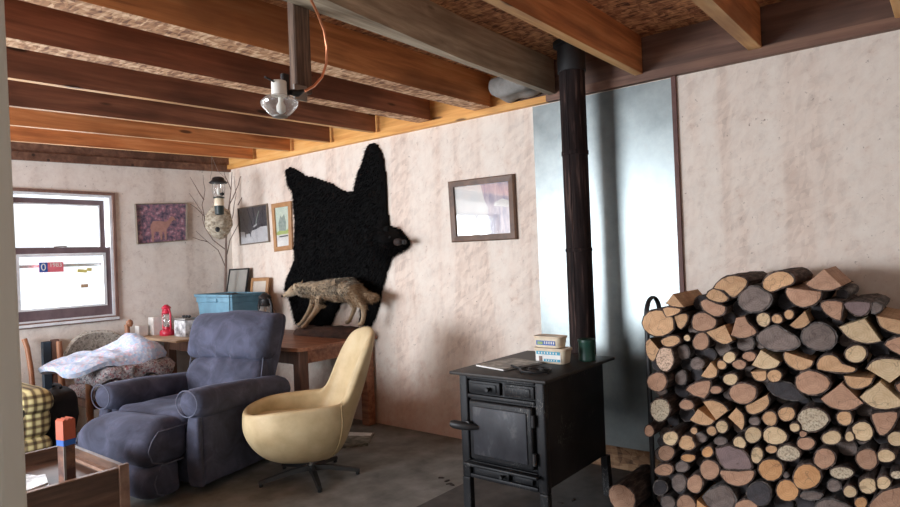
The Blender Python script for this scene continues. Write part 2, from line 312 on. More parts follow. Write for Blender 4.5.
def wood_end(name, a, b_, crack=.5, speck=0, rnd=.13):
    m, nt, b = nodes_mat(name)
    oi = nt.nodes.new('ShaderNodeObjectInfo')
    n = N(nt, 'ShaderNodeTexNoise', Scale=14.0, Detail=8.0, Roughness=.7, Distortion=.5); nt.links.new(coord(nt, (1, 1, 1), 'Generated' if 0 else 'Object'), n.inputs['Vector'])
    cx = coord(nt, (0, 1, 1)); L = nt.nodes.new('ShaderNodeVectorMath'); L.operation = 'LENGTH'; nt.links.new(cx, L.inputs[0])
    ml = nt.nodes.new('ShaderNodeMath'); ml.operation = 'MULTIPLY_ADD'; ml.inputs[1].default_value = 620; nt.links.new(L.outputs['Value'], ml.inputs[0])
    m2 = nt.nodes.new('ShaderNodeMath'); m2.operation = 'MULTIPLY'; m2.inputs[1].default_value = 6; nt.links.new(n.outputs[0], m2.inputs[0]); nt.links.new(m2.outputs[0], ml.inputs[2])
    sn = nt.nodes.new('ShaderNodeMath'); sn.operation = 'SINE'; nt.links.new(ml.outputs[0], sn.inputs[0])
    col = ramp(nt, [(.3, a), (.7, b_)], n.outputs[0]).outputs[0]
    col = mix(nt, col, tuple(x*.72 for x in a), ramp(nt, [(.45, (0, 0, 0)), (1, (.28,)*3)], sn.outputs[0]).outputs[0])
    if speck:
        v = N(nt, 'ShaderNodeTexNoise', Scale=110.0, Detail=5.0); nt.links.new(coord(nt, (1, 1, 1)), v.inputs['Vector'])
        col = mix(nt, col, (.16, .09, .06), ramp(nt, [(.34, (.7,)*3), (.52, (0, 0, 0))], v.outputs[0]).outputs[0])
    # drying cracks
    w = N(nt, 'ShaderNodeTexNoise', Scale=9.0, Detail=2.0, Distortion=.3); ad = nt.nodes.new('ShaderNodeVectorMath'); ad.operation = 'ADD'
    cb = nt.nodes.new('ShaderNodeCombineXYZ'); mm = nt.nodes.new('ShaderNodeMath'); mm.operation = 'MULTIPLY'; mm.inputs[1].default_value = 50
    nt.links.new(oi.outputs['Random'], mm.inputs[0]); nt.links.new(mm.outputs[0], cb.inputs[1]); nt.links.new(mm.outputs[0], cb.inputs[2])
    nt.links.new(coord(nt, (0, 1, 1)), ad.inputs[0]); nt.links.new(cb.outputs[0], ad.inputs[1]); nt.links.new(ad.outputs[0], w.inputs['Vector'])
    col = mix(nt, col, (.05, .025, .018), ramp(nt, [(.490, (0, 0, 0)), (.498, (crack,)*3), (.506, (0, 0, 0))], w.outputs[0]).outputs[0])
    h = nt.nodes.new('ShaderNodeHueSaturation'); nt.links.new(col, h.inputs['Color'])
    mr = N(nt, 'ShaderNodeMapRange'); mr.inputs['To Min'].default_value = 1-rnd; mr.inputs['To Max'].default_value = 1+rnd
    nt.links.new(oi.outputs['Random'], mr.inputs[0]); nt.links.new(mr.outputs[0], h.inputs['Value'])
    nt.links.new(h.outputs[0], b.inputs['Base Color']); b.inputs['Roughness'].default_value = .85; bump(nt, b, n.outputs[0], .5, .004); return m
LOGM = {'o': wood_end('tan_log_wood', (.46, .25, .12), (.74, .47, .27)), 'O': wood_end('orange_log_wood', (.50, .23, .09), (.74, .42, .2)),
        'y': wood_end('pale_yellow_log_wood', (.55, .37, .20), (.78, .60, .38)), 'r': wood_end('reddish_log_wood', (.34, .18, .11), (.58, .35, .23)),
        'g': wood_end('grey_weathered_log_wood', (.10, .072, .062), (.29, .225, .195)), 'w': wood_end('white_rotten_log_wood', (.55, .42, .28), (.80, .70, .52), .3, 1),
        'k': wood_end('dark_log_wood_and_gap_shade', (.025, .022, .024), (.085, .075, .08)), 'd': wood_end('purplish_log_wood', (.17, .115, .11), (.30, .21, .2)),  # the darkest wood also paints gap shade on the recessed filler logs
        'p': wood_end('pale_splintered_log_wood', (.52, .34, .23), (.80, .60, .45), .6, 1)}
M['bark'] = noisy('rough_log_bark', [(.3, (.015, .010, .008)), (.5, (.065, .042, .034)), (.72, (.20, .15, .125))], 28, (.35, 1.6, 1.6), .95, .9, 6, rnd=.3, dist=.008)
M['bark_grey'] = noisy('grey_log_bark', [(.3, (.03, .026, .024)), (.5, (.09, .076, .07)), (.7, (.26, .23, .21))], 24, (.35, 1.6, 1.6), .95, .9, 6, rnd=.3, dist=.008)

# ---------------- mesh helpers ----------------
def tag(o, label=None, cat=None, group=None, kind=None):
    if label: o['label'] = label
    if cat: o['category'] = cat
    if group: o['group'] = group
    if kind: o['kind'] = kind
    return o
def thing(name, label, cat, loc=(0, 0, 0), rz=0, group=None):
    o = bpy.data.objects.new(name, None); S.collection.objects.link(o); o.location = loc; o.rotation_euler = (0, 0, rz)
    o.empty_display_size = .1
    return tag(o, label, cat, group)
def obj(name, bm, mats, parent=None, smooth=True, label=None, sub=0, loc=None, keep=False):
    if not isinstance(mats, (list, tuple)): mats = [mats]
    bmesh.ops.recalc_face_normals(bm, faces=bm.faces) if not keep else None
    if parent is None and loc is None:                   # put the origin at the mesh's base centre
        xs = [v.co for v in bm.verts]
        c = Vector(((min(v.x for v in xs)+max(v.x for v in xs))/2, (min(v.y for v in xs)+max(v.y for v in xs))/2, min(v.z for v in xs)))
        bmesh.ops.translate(bm, verts=bm.verts, vec=-c); loc = c
    me = bpy.data.meshes.new(name); bm.to_mesh(me); bm.free()
    for m in mats: me.materials.append(M[m] if isinstance(m, str) else m)
    for p in me.polygons: p.use_smooth = smooth
    if smooth: me.set_sharp_from_angle(angle=math.radians(42))
    o = bpy.data.objects.new(name, me); S.collection.objects.link(o)
    if parent: o.parent = parent
    if loc is not None: o.location = loc
    if sub:
        s = o.modifiers.new('sub', 'SUBSURF'); s.levels = s.render_levels = sub
    if label: o['label'] = label
    return o
def struct(name, bm, mat, **kw):
    return tag(obj(name, bm, mat, loc=(0, 0, 0), **kw), kind='structure')
def box(bm, a, b, bev=0, seg=2, rot=None, mi=0):
    """axis box from corner a to corner b"""
    c = (Vector(a)+Vector(b))/2; s = Vector(b)-Vector(a)
    r = bmesh.ops.create_cube(bm, size=1); vs = r['verts']
    bmesh.ops.scale(bm, vec=(abs(s.x), abs(s.y), abs(s.z)), verts=vs)
    if rot: bmesh.ops.rotate(bm, cent=(0, 0, 0), matrix=rot, verts=vs)
    bmesh.ops.translate(bm, vec=c, verts=vs)
    fs = set(f for v in vs for f in v.link_faces)
    for f in fs: f.material_index = mi
    if bev:
        es = list(set(e for v in vs for e in v.link_edges))
        r = bmesh.ops.bevel(bm, geom=es, offset=bev, segments=seg, affect='EDGES', profile=.5)
        for f in r['faces']: f.material_index = mi
    return bm
def new(): return bmesh.new()
def bx(a, b, bev=0, seg=2, rot=None): return box(new(), a, b, bev, seg, rot)
def ring_faces(bm, rings, closed=True, mi=0):
    n = len(rings[0])
    for r0, r1 in zip(rings, rings[1:]):
        for i in range(n if closed else n-1):
            f = bm.faces.new((r0[i], r0[(i+1) % n], r1[(i+1) % n], r1[i])); f.material_index = mi
def tube(bm, pts, rad, seg=10, caps=True, mi=0, flat=None):
    pts = [Vector(p) for p in pts]; n = len(pts)
    rads = rad if isinstance(rad, (list, tuple)) else [rad]*n
    up = None; rings = []
    for i, p in enumerate(pts):
        t = (pts[min(i+1, n-1)]-pts[max(i-1, 0)]).normalized()
        if up is None:
            up = t.cross(Vector((0, 0, 1))) if abs(t.z) < .95 else t.cross(Vector((1, 0, 0)))
            up.normalize()
        else:
            up = (up-t*up.dot(t)).normalized()
        v = t.cross(up)
        fx, fy = flat if flat else (1, 1)
        rings.append([bm.verts.new(p+(up*math.cos(2*math.pi*k/seg)*fx+v*math.sin(2*math.pi*k/seg)*fy)*rads[i]) for k in range(seg)])
    ring_faces(bm, rings, mi=mi)
    if caps:
        bm.faces.new(rings[0][::-1]).material_index = mi; bm.faces.new(rings[-1]).material_index = mi
    return bm
def lathe(bm, prof, c=(0, 0, 0), seg=24, mi=0, caps=True):
    c = Vector(c); rings = []
    for r, z in prof:
        rings.append([bm.verts.new(c+Vector((max(r, .0005)*math.cos(2*math.pi*k/seg), max(r, .0005)*math.sin(2*math.pi*k/seg), z))) for k in range(seg)])
    ring_faces(bm, rings, mi=mi)
    if caps: bm.faces.new(rings[0][::-1]).material_index = mi; bm.faces.new(rings[-1]).material_index = mi
    return bm
def puff(c, s, r=.04, n=10, warp=None, nz=0, nsc=6, bulge=0, bm=None):
    """rounded upholstered block: centre c, full size s, corner radius r, optional warp(p)->p"""
    bm = bm or new(); h = Vector(s)/2; verts = {}
    r = min(r, h.x*.99, h.y*.99, h.z*.99)
    def lin(hh):
        a = [-hh, -hh+r*.15, -hh+r*.5, -hh+r]; inner = [(-hh+r)+(2*(hh-r))*k/n for k in range(1, n)]
        return a+inner+[-x for x in a[::-1]]
    L = [lin(h.x), lin(h.y), lin(h.z)]; D = [len(x) for x in L]
    def vert(i, j, k):
        key = (i, j, k)
        if key in verts: return verts[key]
        p = Vector((L[0][i], L[1][j], L[2][k]))
        q = Vector([max(-h[a]+r, min(h[a]-r, p[a])) for a in range(3)]); d = p-q
        if d.length > 1e-9:
            d = d/max(abs(x) for x in d)*d.length if False else d
            # project to a rounded corner
            m = max(abs(x) for x in d); d = d.normalized()*m
        p = q+d
        if bulge:
            u, v, w = p.x/h.x, p.y/h.y, p.z/h.z
            p += Vector((u*(1-v*v)*(1-w*w), v*(1-u*u)*(1-w*w), w*(1-u*u)*(1-v*v)))*bulge
        if warp: p = Vector(warp(p))
        p = p+Vector(c)
        if nz:
            p += Vector((noise.noise(p*nsc), noise.noise(p*nsc+Vector((9, 3, 1))), noise.noise(p*nsc+Vector((2, 7, 5)))))*nz
        verts[key] = bm.verts.new(p); return verts[key]
    A, B, C_ = D
    for (i0, i1, f) in ((A, B, lambda i, j, s_: (i, j, s_)), (A, C_, lambda i, j, s_: (i, s_, j)), (B, C_, lambda i, j, s_: (s_, i, j))):
        last = {(A, B): C_, (A, C_): B, (B, C_): A}.get((i0, i1)) if False else None
    def side(n0, n1, fn):
        for i in range(n0-1):
            for j in range(n1-1):
                bm.faces.new((vert(*fn(i, j)), vert(*fn(i+1, j)), vert(*fn(i+1, j+1)), vert(*fn(i, j+1))))
    for s_ in (0, C_-1): side(A, B, lambda i, j: (i, j, s_))
    for s_ in (0, B-1): side(A, C_, lambda i, j: (i, s_, j))
    for s_ in (0, A-1): side(B, C_, lambda i, j: (s_, i, j))
    return bm
def prism(bm, pts, axis, a, b, mi=0):
    """extrude the 2D outline pts along axis from a to b"""
    def mk(p, t):
        v = list(p); v.insert(axis, t); return bm.verts.new(v)
    r0 = [mk(p, a) for p in pts]; r1 = [mk(p, b) for p in pts]
    ring_faces(bm, [r0, r1], mi=mi); bm.faces.new(r0[::-1]).material_index = mi; bm.faces.new(r1).material_index = mi
    return bm
def fur(name, src_faces, parent, mat, count, length, flow, wid=.0035, colfn=None, lift=.45, maxx=None):
    """short hairs standing on a surface; src_faces = list of (centre-sampled triangle corners, normal)"""
    areas = np.array([((b-a).cross(c-a)).length for a, b, c, n in src_faces]); cum = np.cumsum(areas); tot = cum[-1]
    V, F, Cc = [], [], []
    for _ in range(count):
        a, b, c, n = src_faces[int(np.searchsorted(cum, random.random()*tot))]
        u, v = random.random(), random.random()
        if u+v > 1: u, v = 1-u, 1-v
        p = a+(b-a)*u+(c-a)*v
        fl = flow(p) if callable(flow) else flow
        d = (fl+n*lift+Vector((random.uniform(-.3, .3), random.uniform(-.3, .3), random.uniform(-.3, .3)))).normalized()
        l = length*random.uniform(.6, 1.25) if not callable(length) else length(p)*random.uniform(.6, 1.25)
        s = d.cross(Vector((random.uniform(-1, 1), random.uniform(-1, 1), random.uniform(-1, 1)))).normalized()*wid
        k = len(V); p0 = p-n*.002
        e = p0+d*l
        if maxx is not None: e.x = min(e.x, maxx)
        V += [p0-s, p0+s, e]; F.append((k, k+1, k+2))
        if colfn: Cc.append(colfn(p, n))
    me = bpy.data.meshes.new(name); me.from_pydata(V, [], F)
    if colfn:
        at_ = me.color_attributes.new('fur', 'FLOAT_COLOR', 'CORNER')
        for i, c in enumerate(Cc):
            for k in range(3): at_.data[i*3+k].color = (*[x*(.75 if k < 2 else 1.1) for x in c], 1)
    me.materials.append(M[mat]); o = bpy.data.objects.new(name, me); S.collection.objects.link(o); o.parent = parent
    return o
def tris(o):
    dg = bpy.context.evaluated_depsgraph_get(); e = o.evaluated_get(dg); me = e.to_mesh(); me.calc_loop_triangles()
    r = [(me.vertices[t.vertices[0]].co.copy(), me.vertices[t.vertices[1]].co.copy(), me.vertices[t.vertices[2]].co.copy(), t.normal.copy()) for t in me.loop_triangles]
    e.to_mesh_clear(); return r
LOGS = [
('eo',3.295,1.2474,1.0245,'11111111111111',[-773,30,-764,-285,-504,-515,-164,-665,206,-695,556,-585,796,-345,906,-35,806,305,516,565,136,655,-214,645,-358,366,-713,307],'rough-ended orange log at the upper left end of the stack by the hoop'),
('ey',3.299,1.1038,0.9516,'11111111111111',[-148,4,-148,-56,-108,-126,-28,-156,42,-146,102,-116,142,-66,162,-6,152,64,92,114,32,154,-48,154,-108,124,-138,64],'tiny pale yellow round log up and right of the pale splintered log'),
('er',3.305,1.0365,0.9361,'11111111111111',[-375,19,-345,-171,-225,-331,-65,-411,95,-421,265,-381,385,-231,405,-21,325,169,205,309,65,419,-115,459,-265,379,-355,209],'medium reddish round log up and right of the pale splintered log'),
('ep',3.276,1.2151,0.8387,'11111111111111',[-447,31,-391,-247,-261,-477,-81,-627,119,-637,299,-527,439,-327,489,-37,380,245,259,483,69,583,-113,570,-321,553,-390,288],'pale splintered round log sticking out at the left edge of the stack'),
('er',3.273,1.2619,0.7140,'11111111111111',[-509,50,-429,-170,-289,-370,-89,-490,121,-490,321,-420,471,-270,541,-50,451,190,271,350,81,450,-129,500,-339,450,-469,270],'large reddish round log below the pale splintered log'),
('eg',3.342,1.0727,0.8126,'11111111111111',[-347,24,-297,-86,-197,-186,-67,-276,93,-296,233,-246,313,-146,323,-26,293,94,213,214,73,274,-87,284,-227,234,-317,144],'small grey weathered round log right of the pale splintered log'),
('eg',3.350,1.1611,0.7310,'11111111111111',[-271,20,-241,-140,-161,-290,-41,-350,69,-360,189,-320,279,-200,299,-30,239,140,149,260,39,350,-81,400,-201,330,-261,190],'medium grey weathered round log down and right of the pale splintered log'),
('er',3.306,1.1234,0.6019,'11111111111111',[-354,41,-334,-79,-224,-179,-64,-229,76,-239,226,-219,316,-149,356,-39,316,71,216,181,66,251,-84,241,-214,211,-304,141],'small reddish round log right of the yellow-rotten log'),
('ew',3.288,1.2579,0.5631,'11111111111111',[-519,69,-429,-211,-279,-431,-89,-571,131,-621,321,-521,461,-321,511,-61,461,229,291,459,71,549,-129,569,-329,529,-479,339],'upright oval log with a yellow rotten end at the left edge of the stack'),
('er',3.290,1.3235,0.4421,'11111111111111',[-255,39,-225,-111,-145,-231,-35,-291,65,-301,155,-261,225,-171,245,-31,215,109,145,229,45,309,-65,309,-155,249,-215,159],'small reddish round log down and left of the yellow-rotten log'),
('ey',3.251,1.1945,0.4309,'11111111111111',[-375,51,-302,-101,-215,-249,-65,-349,95,-359,235,-319,355,-219,395,-59,345,121,215,251,55,311,-95,361,-255,341,-365,221],'medium pale yellow round log below the yellow-rotten log'),
('eo',3.271,1.1172,0.4144,'11111111111111',[-356,53,-392,-114,-262,-264,-82,-344,98,-354,268,-324,388,-224,418,-64,378,106,268,266,78,366,-102,366,-262,316,-283,166],'medium tan round log up and left of the split-ended dark log'),
('eo',3.312,1.0925,0.4697,'11111111111111',[-155,23,-155,-57,-98,-118,-35,-177,39,-153,98,-137,145,-87,175,-27,155,53,105,123,35,173,-45,183,-115,153,-155,93],'tiny tan round log down and right of the yellow-rotten log'),
('eg',3.310,1.0603,0.4387,'11111111111111',[-273,43,-253,-67,-173,-157,-53,-207,67,-217,144,-170,185,-102,231,-32,237,63,167,163,57,223,-63,223,-163,183,-233,123],'small grey weathered round log above the split-ended dark log'),
('er',3.292,0.8432,0.6937,'11111111111111',[-602,63,-532,-137,-392,-327,-142,-487,168,-507,408,-407,558,-257,628,-67,578,143,398,343,128,463,-172,493,-422,413,-602,273],'large reddish round log with grooved end, centre left of the stack'),
('er',3.299,0.9731,0.6961,'11111111111111',[-301,29,-261,-61,-161,-131,-51,-181,69,-191,179,-171,249,-111,250,-27,216,47,179,139,49,179,-71,189,-181,169,-261,109],'small reddish round log left of the grooved round log'),
('ey',3.292,0.8979,0.7576,'11111111111111',[-329,34,-279,-96,-189,-206,-59,-276,81,-276,201,-236,301,-156,341,-36,301,104,191,204,51,254,-79,274,-219,254,-309,164],'small pale yellow round log up and left of the grooved round log'),
('eo',3.304,1.0016,0.4844,'11111111111111',[-216,36,-216,-64,-146,-164,-46,-224,64,-224,144,-184,204,-124,234,-34,214,66,144,156,44,216,-66,226,-156,196,-206,116],'small tan round log up and left of the dark purplish slab'),
('ey',3.296,0.9484,0.5140,'11111111111111',[-274,40,-244,-90,-174,-200,-54,-300,76,-310,186,-250,246,-150,276,-40,266,90,176,210,56,280,-74,300,-194,260,-264,160],'small pale yellow round log above the dark purplish slab'),
('ey',3.303,0.8712,0.4441,'11111111111111',[-292,39,-272,-101,-182,-221,-42,-226,51,-218,154,-217,240,-159,288,-41,258,89,178,219,58,299,-72,309,-172,239,-242,159],'small pale yellow round log close above the dark purplish slab'),
('ey',3.299,0.8061,0.4939,'11111111111111',[-371,51,-311,-109,-211,-239,-71,-349,109,-409,259,-339,339,-209,359,-49,319,111,219,261,69,361,-101,371,-251,331,-351,211],'medium pale yellow round log up and right of the dark purplish slab'),
('eo',3.292,0.7267,0.5854,'11111111111111',[-297,36,-277,-104,-207,-244,-67,-334,83,-334,193,-264,273,-174,323,-44,293,106,193,236,63,316,-87,346,-207,286,-277,166],'medium tan round log down and right of the grooved round log'),
('ey',3.310,0.7126,0.5004,'11111111111111',[-536,76,-496,-124,-316,-294,-96,-384,124,-404,324,-364,464,-244,504,-74,474,116,324,306,104,416,-126,406,-296,336,-446,236],'large pale yellow round log up and left of the speckled log'),
('eg',3.330,0.9684,0.4298,'11111111111111',[-284,42,-284,-48,-176,-119,-55,-163,76,-198,186,-168,276,-128,306,-48,276,42,186,122,66,192,-74,212,-194,182,-264,122],'small grey weathered round log up and left of the dark purplish slab'),
('er',3.332,0.8172,0.8701,'11111111111111',[-302,19,-252,-81,-172,-171,-52,-221,68,-241,151,-162,268,-121,308,-21,278,89,168,179,48,209,-72,229,-192,199,-282,129],'small reddish round log down and left of the broad grey split log'),
('ey',3.302,0.9014,0.8641,'11111111111111',[-284,19,-244,-101,-142,-174,-54,-251,76,-271,182,-224,286,-151,296,-21,236,99,156,189,46,259,-84,289,-194,239,-274,139],'small pale yellow round log above the grooved round log'),
('eo',3.311,0.9424,0.8226,'11111111111111',[-224,14,-194,-86,-124,-166,-34,-206,56,-216,136,-186,196,-106,206,-16,196,84,136,174,36,214,-54,204,-134,174,-194,114],'small tan round log up and left of the grooved round log'),
('er',3.304,0.8564,0.8327,'11111111111111',[-304,23,-274,-67,-204,-157,-74,-227,86,-227,196,-177,286,-107,326,-27,296,73,182,142,66,213,-84,223,-185,167,-294,113],'small reddish round log above the grooved round log'),
('eo',3.289,0.6974,0.7923,'11111111111111',[-304,27,-254,-103,-174,-213,-50,-263,76,-293,186,-253,276,-163,316,-23,276,117,166,217,46,267,-74,287,-194,257,-284,157],'small tan round log up and right of the grooved round log'),
('eg',3.298,0.7739,1.1556,'11111111111111',[-739,4,-639,-226,-439,-436,-159,-586,201,-616,501,-486,681,-256,721,-6,615,227,429,432,151,604,-209,584,-432,401,-689,254],'big grey round log with purplish end under the top row of the stack'),
('ey',3.312,0.7404,1.0569,'11111111111111',[-294,11,-264,-119,-184,-249,-64,-339,86,-319,196,-249,266,-139,306,-9,286,131,186,251,56,311,-84,311,-204,261,-284,141],'medium pale yellow round log down and right of the big grey round log'),
('eo',3.304,0.6791,1.0624,'11111111111111',[-221,6,-211,-94,-141,-164,-41,-204,59,-194,139,-164,209,-94,219,-4,199,86,139,166,39,206,-61,206,-131,156,-191,86],'small tan round log above the broad grey split log'),
('eo',3.307,0.6277,1.0848,'11111111111111',[-197,2,-167,-78,-117,-158,-37,-208,53,-218,133,-168,173,-88,193,-8,183,82,123,162,43,212,-57,202,-137,172,-187,92],'tiny tan round log up and right of the broad grey split log'),
('eg',3.308,0.5089,0.9846,'11111111111111',[-659,34,-639,-236,-449,-476,-149,-606,171,-576,441,-476,631,-286,701,-36,621,234,421,464,141,614,-189,604,-439,464,-599,274],'fat grey barrel-shaped log with bark edge, upper right of the stack'),
('er',3.297,0.5434,0.7721,'11111111111111',[-724,69,-624,-191,-404,-391,-134,-511,166,-551,416,-461,616,-301,666,-61,626,199,416,419,126,549,-164,519,-394,429,-594,289],'large reddish round log with deep cracks just above the white rotten log'),
('eo',3.305,0.6561,0.6138,'11111111111111',[-351,42,-301,-108,-201,-238,-61,-318,89,-348,219,-288,319,-188,369,-48,319,122,199,232,59,302,-81,322,-241,312,-331,202],'medium tan round log left of the white rotten log'),
('ew',3.304,0.5490,0.5997,'11111111111111',[-660,83,-540,-137,-370,-327,-130,-477,170,-567,450,-497,475,-239,600,-77,550,143,400,363,130,513,-170,523,-420,453,-600,303],'large log with a crumbling white rotten end in the firewood stack'),
('ey',3.289,0.6196,0.5586,'11111111111111',[-182,27,-186,-66,-126,-136,-36,-186,54,-206,134,-176,194,-116,214,-26,204,64,134,144,34,184,-56,184,-126,162,-178,107],'small pale yellow round log down and left of the white rotten log'),
('er',3.301,0.5891,0.5307,'11111111111111',[-151,23,-121,-37,-81,-97,-29,-137,49,-167,99,-137,129,-77,139,-17,129,43,89,103,25,124,-29,106,-76,99,-141,83],'tiny reddish round log down and left of the white rotten log'),
('er',3.310,0.5805,0.4846,'11111111111111',[-365,54,-315,-56,-225,-166,-85,-266,105,-306,255,-256,335,-166,355,-56,325,64,235,184,70,246,-95,284,-255,254,-345,174],'medium reddish round log up and right of the speckled log'),
('ey',3.301,0.4742,0.5284,'11111111111111',[-362,56,-312,-84,-212,-204,-72,-274,88,-304,238,-284,358,-194,388,-64,308,86,198,186,68,276,-92,326,-252,296,-342,186],'medium pale yellow round log down and right of the white rotten log'),
('eo',3.307,0.7276,0.4339,'11111111111111',[-246,41,-206,-49,-136,-119,-46,-169,54,-189,144,-159,214,-119,244,-39,224,51,144,121,44,171,-56,171,-156,171,-226,121],'small tan round log left of the speckled log'),
('ew',3.290,0.6526,0.4321,'11111111111111',[-496,79,-456,-91,-286,-241,-96,-331,114,-361,304,-331,434,-231,474,-81,424,89,294,249,94,359,-116,359,-286,309,-406,219],'oval log with whitish speckled end below the white rotten log'),
('ey',3.298,0.7924,0.3978,'11111111111111',[-264,42,-224,-118,-144,-248,-44,-368,76,-398,186,-348,246,-198,246,-38,216,122,156,272,46,362,-74,382,-184,332,-244,202],'medium pale yellow round log up and left of the lobed orange log'),
('eO',3.300,0.7342,0.3376,'11111111111111',[-522,94,-472,-116,-342,-326,-112,-496,148,-526,358,-436,468,-276,538,-96,498,124,338,334,108,464,-142,504,-372,464,-492,294],'wide orange log end beside the big star-cracked orange log'),
('eO',3.291,0.5802,0.3345,'11111111111111',[-582,105,-492,-145,-332,-355,-102,-505,158,-605,408,-545,538,-345,548,-105,478,135,338,375,108,545,-162,595,-372,505,-532,345],'big round orange log end with a star-shaped crack low in the stack'),
('eO',3.308,0.6674,0.2477,'11111111111111',[-484,93,-424,-147,-284,-347,-84,-457,116,-497,296,-447,416,-307,466,-97,416,143,286,363,86,493,-124,503,-274,413,-404,293],'large orange round log down and left of the star-cracked orange log'),
('er',3.300,0.5066,0.4290,'11111111111111',[-426,70,-366,-120,-236,-280,-76,-410,114,-490,283,-400,394,-260,404,-70,354,120,254,310,74,440,-116,460,-286,400,-396,260],'medium reddish round log up and right of the star-cracked orange log'),
('ew',3.302,0.4415,0.3752,'11111111111111',[-465,88,-395,-42,-255,-162,-85,-242,105,-282,275,-262,395,-192,445,-82,415,58,265,168,75,238,-105,268,-265,248,-405,198],'medium whitish speckled round log down and left of the radially cracked log'),
('er',3.300,0.3417,0.4542,'11111111111111',[-351,63,-357,-112,-257,-302,-87,-432,103,-442,263,-372,353,-232,403,-72,373,128,253,298,73,408,-107,438,-277,388,-332,221],'large reddish round log with radial cracks at the lower right of the stack'),
('ey',3.304,0.2726,0.4793,'11111111111111',[-316,57,-306,-73,-196,-183,-66,-253,74,-273,204,-253,284,-163,292,-49,284,77,194,187,64,267,-76,277,-186,227,-276,157],'small pale yellow round log right of the radially cracked log'),
('ey',3.302,0.3555,0.5738,'11111111111111',[-385,52,-375,-128,-265,-308,-85,-408,105,-408,255,-338,273,-163,359,-50,375,122,255,282,85,402,-115,432,-275,362,-355,212],'medium pale yellow round log above the radially cracked log'),
('ey',3.297,0.4026,0.5462,'11111111111111',[-139,21,-156,-62,-106,-142,-36,-192,54,-232,134,-192,174,-112,174,-22,154,58,114,148,34,208,-46,218,-101,143,-132,88],'tiny pale yellow round log up and left of the radially cracked log'),
('eo',3.295,0.4202,0.6266,'11111111111111',[-272,34,-262,-96,-192,-226,-62,-316,78,-306,188,-246,258,-156,298,-36,268,104,178,224,54,273,-76,292,-192,264,-262,154],'small tan round log below the wide brown fan-shaped wedge'),
('ey',3.309,0.2308,0.5585,'11111111111111',[-348,55,-298,-95,-198,-215,-58,-285,82,-315,212,-275,292,-175,322,-55,302,95,202,225,62,305,-78,295,-198,255,-298,185],'medium pale yellow round log up and right of the radially cracked log'),
('ey',3.297,0.3419,0.3379,'11111111111111',[-265,49,-289,-79,-209,-209,-69,-319,91,-349,221,-299,291,-189,331,-69,311,81,211,221,61,311,-89,331,-229,301,-267,174],'medium pale yellow round log below the radially cracked log'),
('ey',3.305,0.2861,0.3593,'11111111111111',[-261,47,-221,-63,-151,-163,-51,-253,69,-283,179,-253,222,-152,215,-37,219,67,159,177,49,257,-71,277,-171,237,-241,157],'small pale yellow round log down and right of the radially cracked log'),
('ey',3.295,0.4110,0.2989,'11111111111111',[-250,51,-230,-69,-150,-179,-40,-229,60,-259,150,-229,220,-159,240,-49,210,71,150,181,50,261,-60,251,-140,211,-210,151],'small pale yellow round log down and left of the radially cracked log'),
('eO',3.312,0.3731,0.2515,'11111111111111',[-221,45,-191,-65,-131,-175,-41,-245,59,-255,139,-235,209,-155,239,-55,199,75,119,165,39,225,-61,265,-151,245,-211,165],'small orange round log below the radially cracked log'),
('eg',3.313,0.5698,0.2416,'11111111111111',[-468,94,-398,4,-268,-86,-88,-146,102,-196,272,-196,402,-166,462,-96,422,-6,282,94,82,154,-98,184,-278,194,-428,174],'small grey weathered round log below the star-cracked orange log'),
('eg',3.308,0.4742,0.3082,'11111111111111',[-262,48,-232,-72,-152,-172,-42,-242,58,-262,158,-242,228,-152,248,-52,228,78,158,188,48,258,-62,248,-152,218,-222,158],'small grey weathered round log right of the star-cracked orange log'),
('ek',3.297,0.7899,0.2110,'11111111111111',[-499,100,-479,-130,-349,-380,-109,-540,131,-530,295,-415,481,-330,551,-110,491,140,331,370,101,520,-149,580,-359,500,-489,330],'large blackish round log down and left of the lobed orange log'),
('er',3.309,0.8549,0.1349,'11111111111111',[-529,111,-479,-19,-309,-139,-109,-239,121,-309,371,-319,521,-249,503,-111,451,21,301,141,111,261,-139,321,-334,280,-432,200],'medium reddish round log right of the five-sided grey block'),
('eg',3.306,0.6696,0.3206,'11111111111111',[-106,14,-96,-36,-66,-86,-16,-106,24,-116,64,-96,94,-66,104,-16,94,34,64,84,14,114,-26,114,-66,94,-86,64],'tiny grey weathered round log right of the lobed orange log'),
('ew',3.304,0.2361,0.4039,'11111111111111',[-221,41,-191,-39,-121,-109,-41,-149,49,-169,129,-159,189,-109,219,-39,199,41,129,111,39,151,-51,161,-131,151,-201,111],'tiny whitish speckled round log down and right of the radially cracked log'),
('eO',3.294,1.0235,0.3772,'11111111111111',[-265,48,-225,-72,-155,-182,-45,-242,65,-272,185,-252,265,-172,275,-42,225,78,135,168,45,248,-75,288,-185,248,-245,158],'small orange round log above the split-ended dark log'),
('er',3.306,1.0211,0.2830,'11111111111111',[-491,90,-411,-160,-261,-350,-81,-470,119,-510,299,-460,409,-300,459,-80,419,160,279,380,79,480,-111,480,-281,430,-431,310],'round reddish log with a split dark end, left of the purplish slab'),
('er',3.299,1.1451,0.0806,'11111111111111',[-491,104,-441,-136,-301,-346,-81,-456,119,-506,299,-446,439,-316,469,-106,429,134,299,354,89,494,-121,504,-291,434,-411,294],'large reddish round log left of the five-sided grey block'),
('er',3.292,1.0925,0.2020,'11111111111111',[-365,70,-315,-140,-215,-320,-65,-440,95,-460,235,-410,365,-290,395,-80,335,150,205,310,55,420,-105,470,-265,440,-355,280],'medium reddish round log down and left of the split-ended dark log'),
('eg',3.291,1.1741,0.1919,'11111111111111',[-361,71,-311,-109,-221,-289,-71,-439,109,-469,249,-389,329,-239,349,-69,339,121,229,301,69,421,-111,451,-251,381,-351,251],'medium grey weathered round log down and left of the split-ended dark log'),
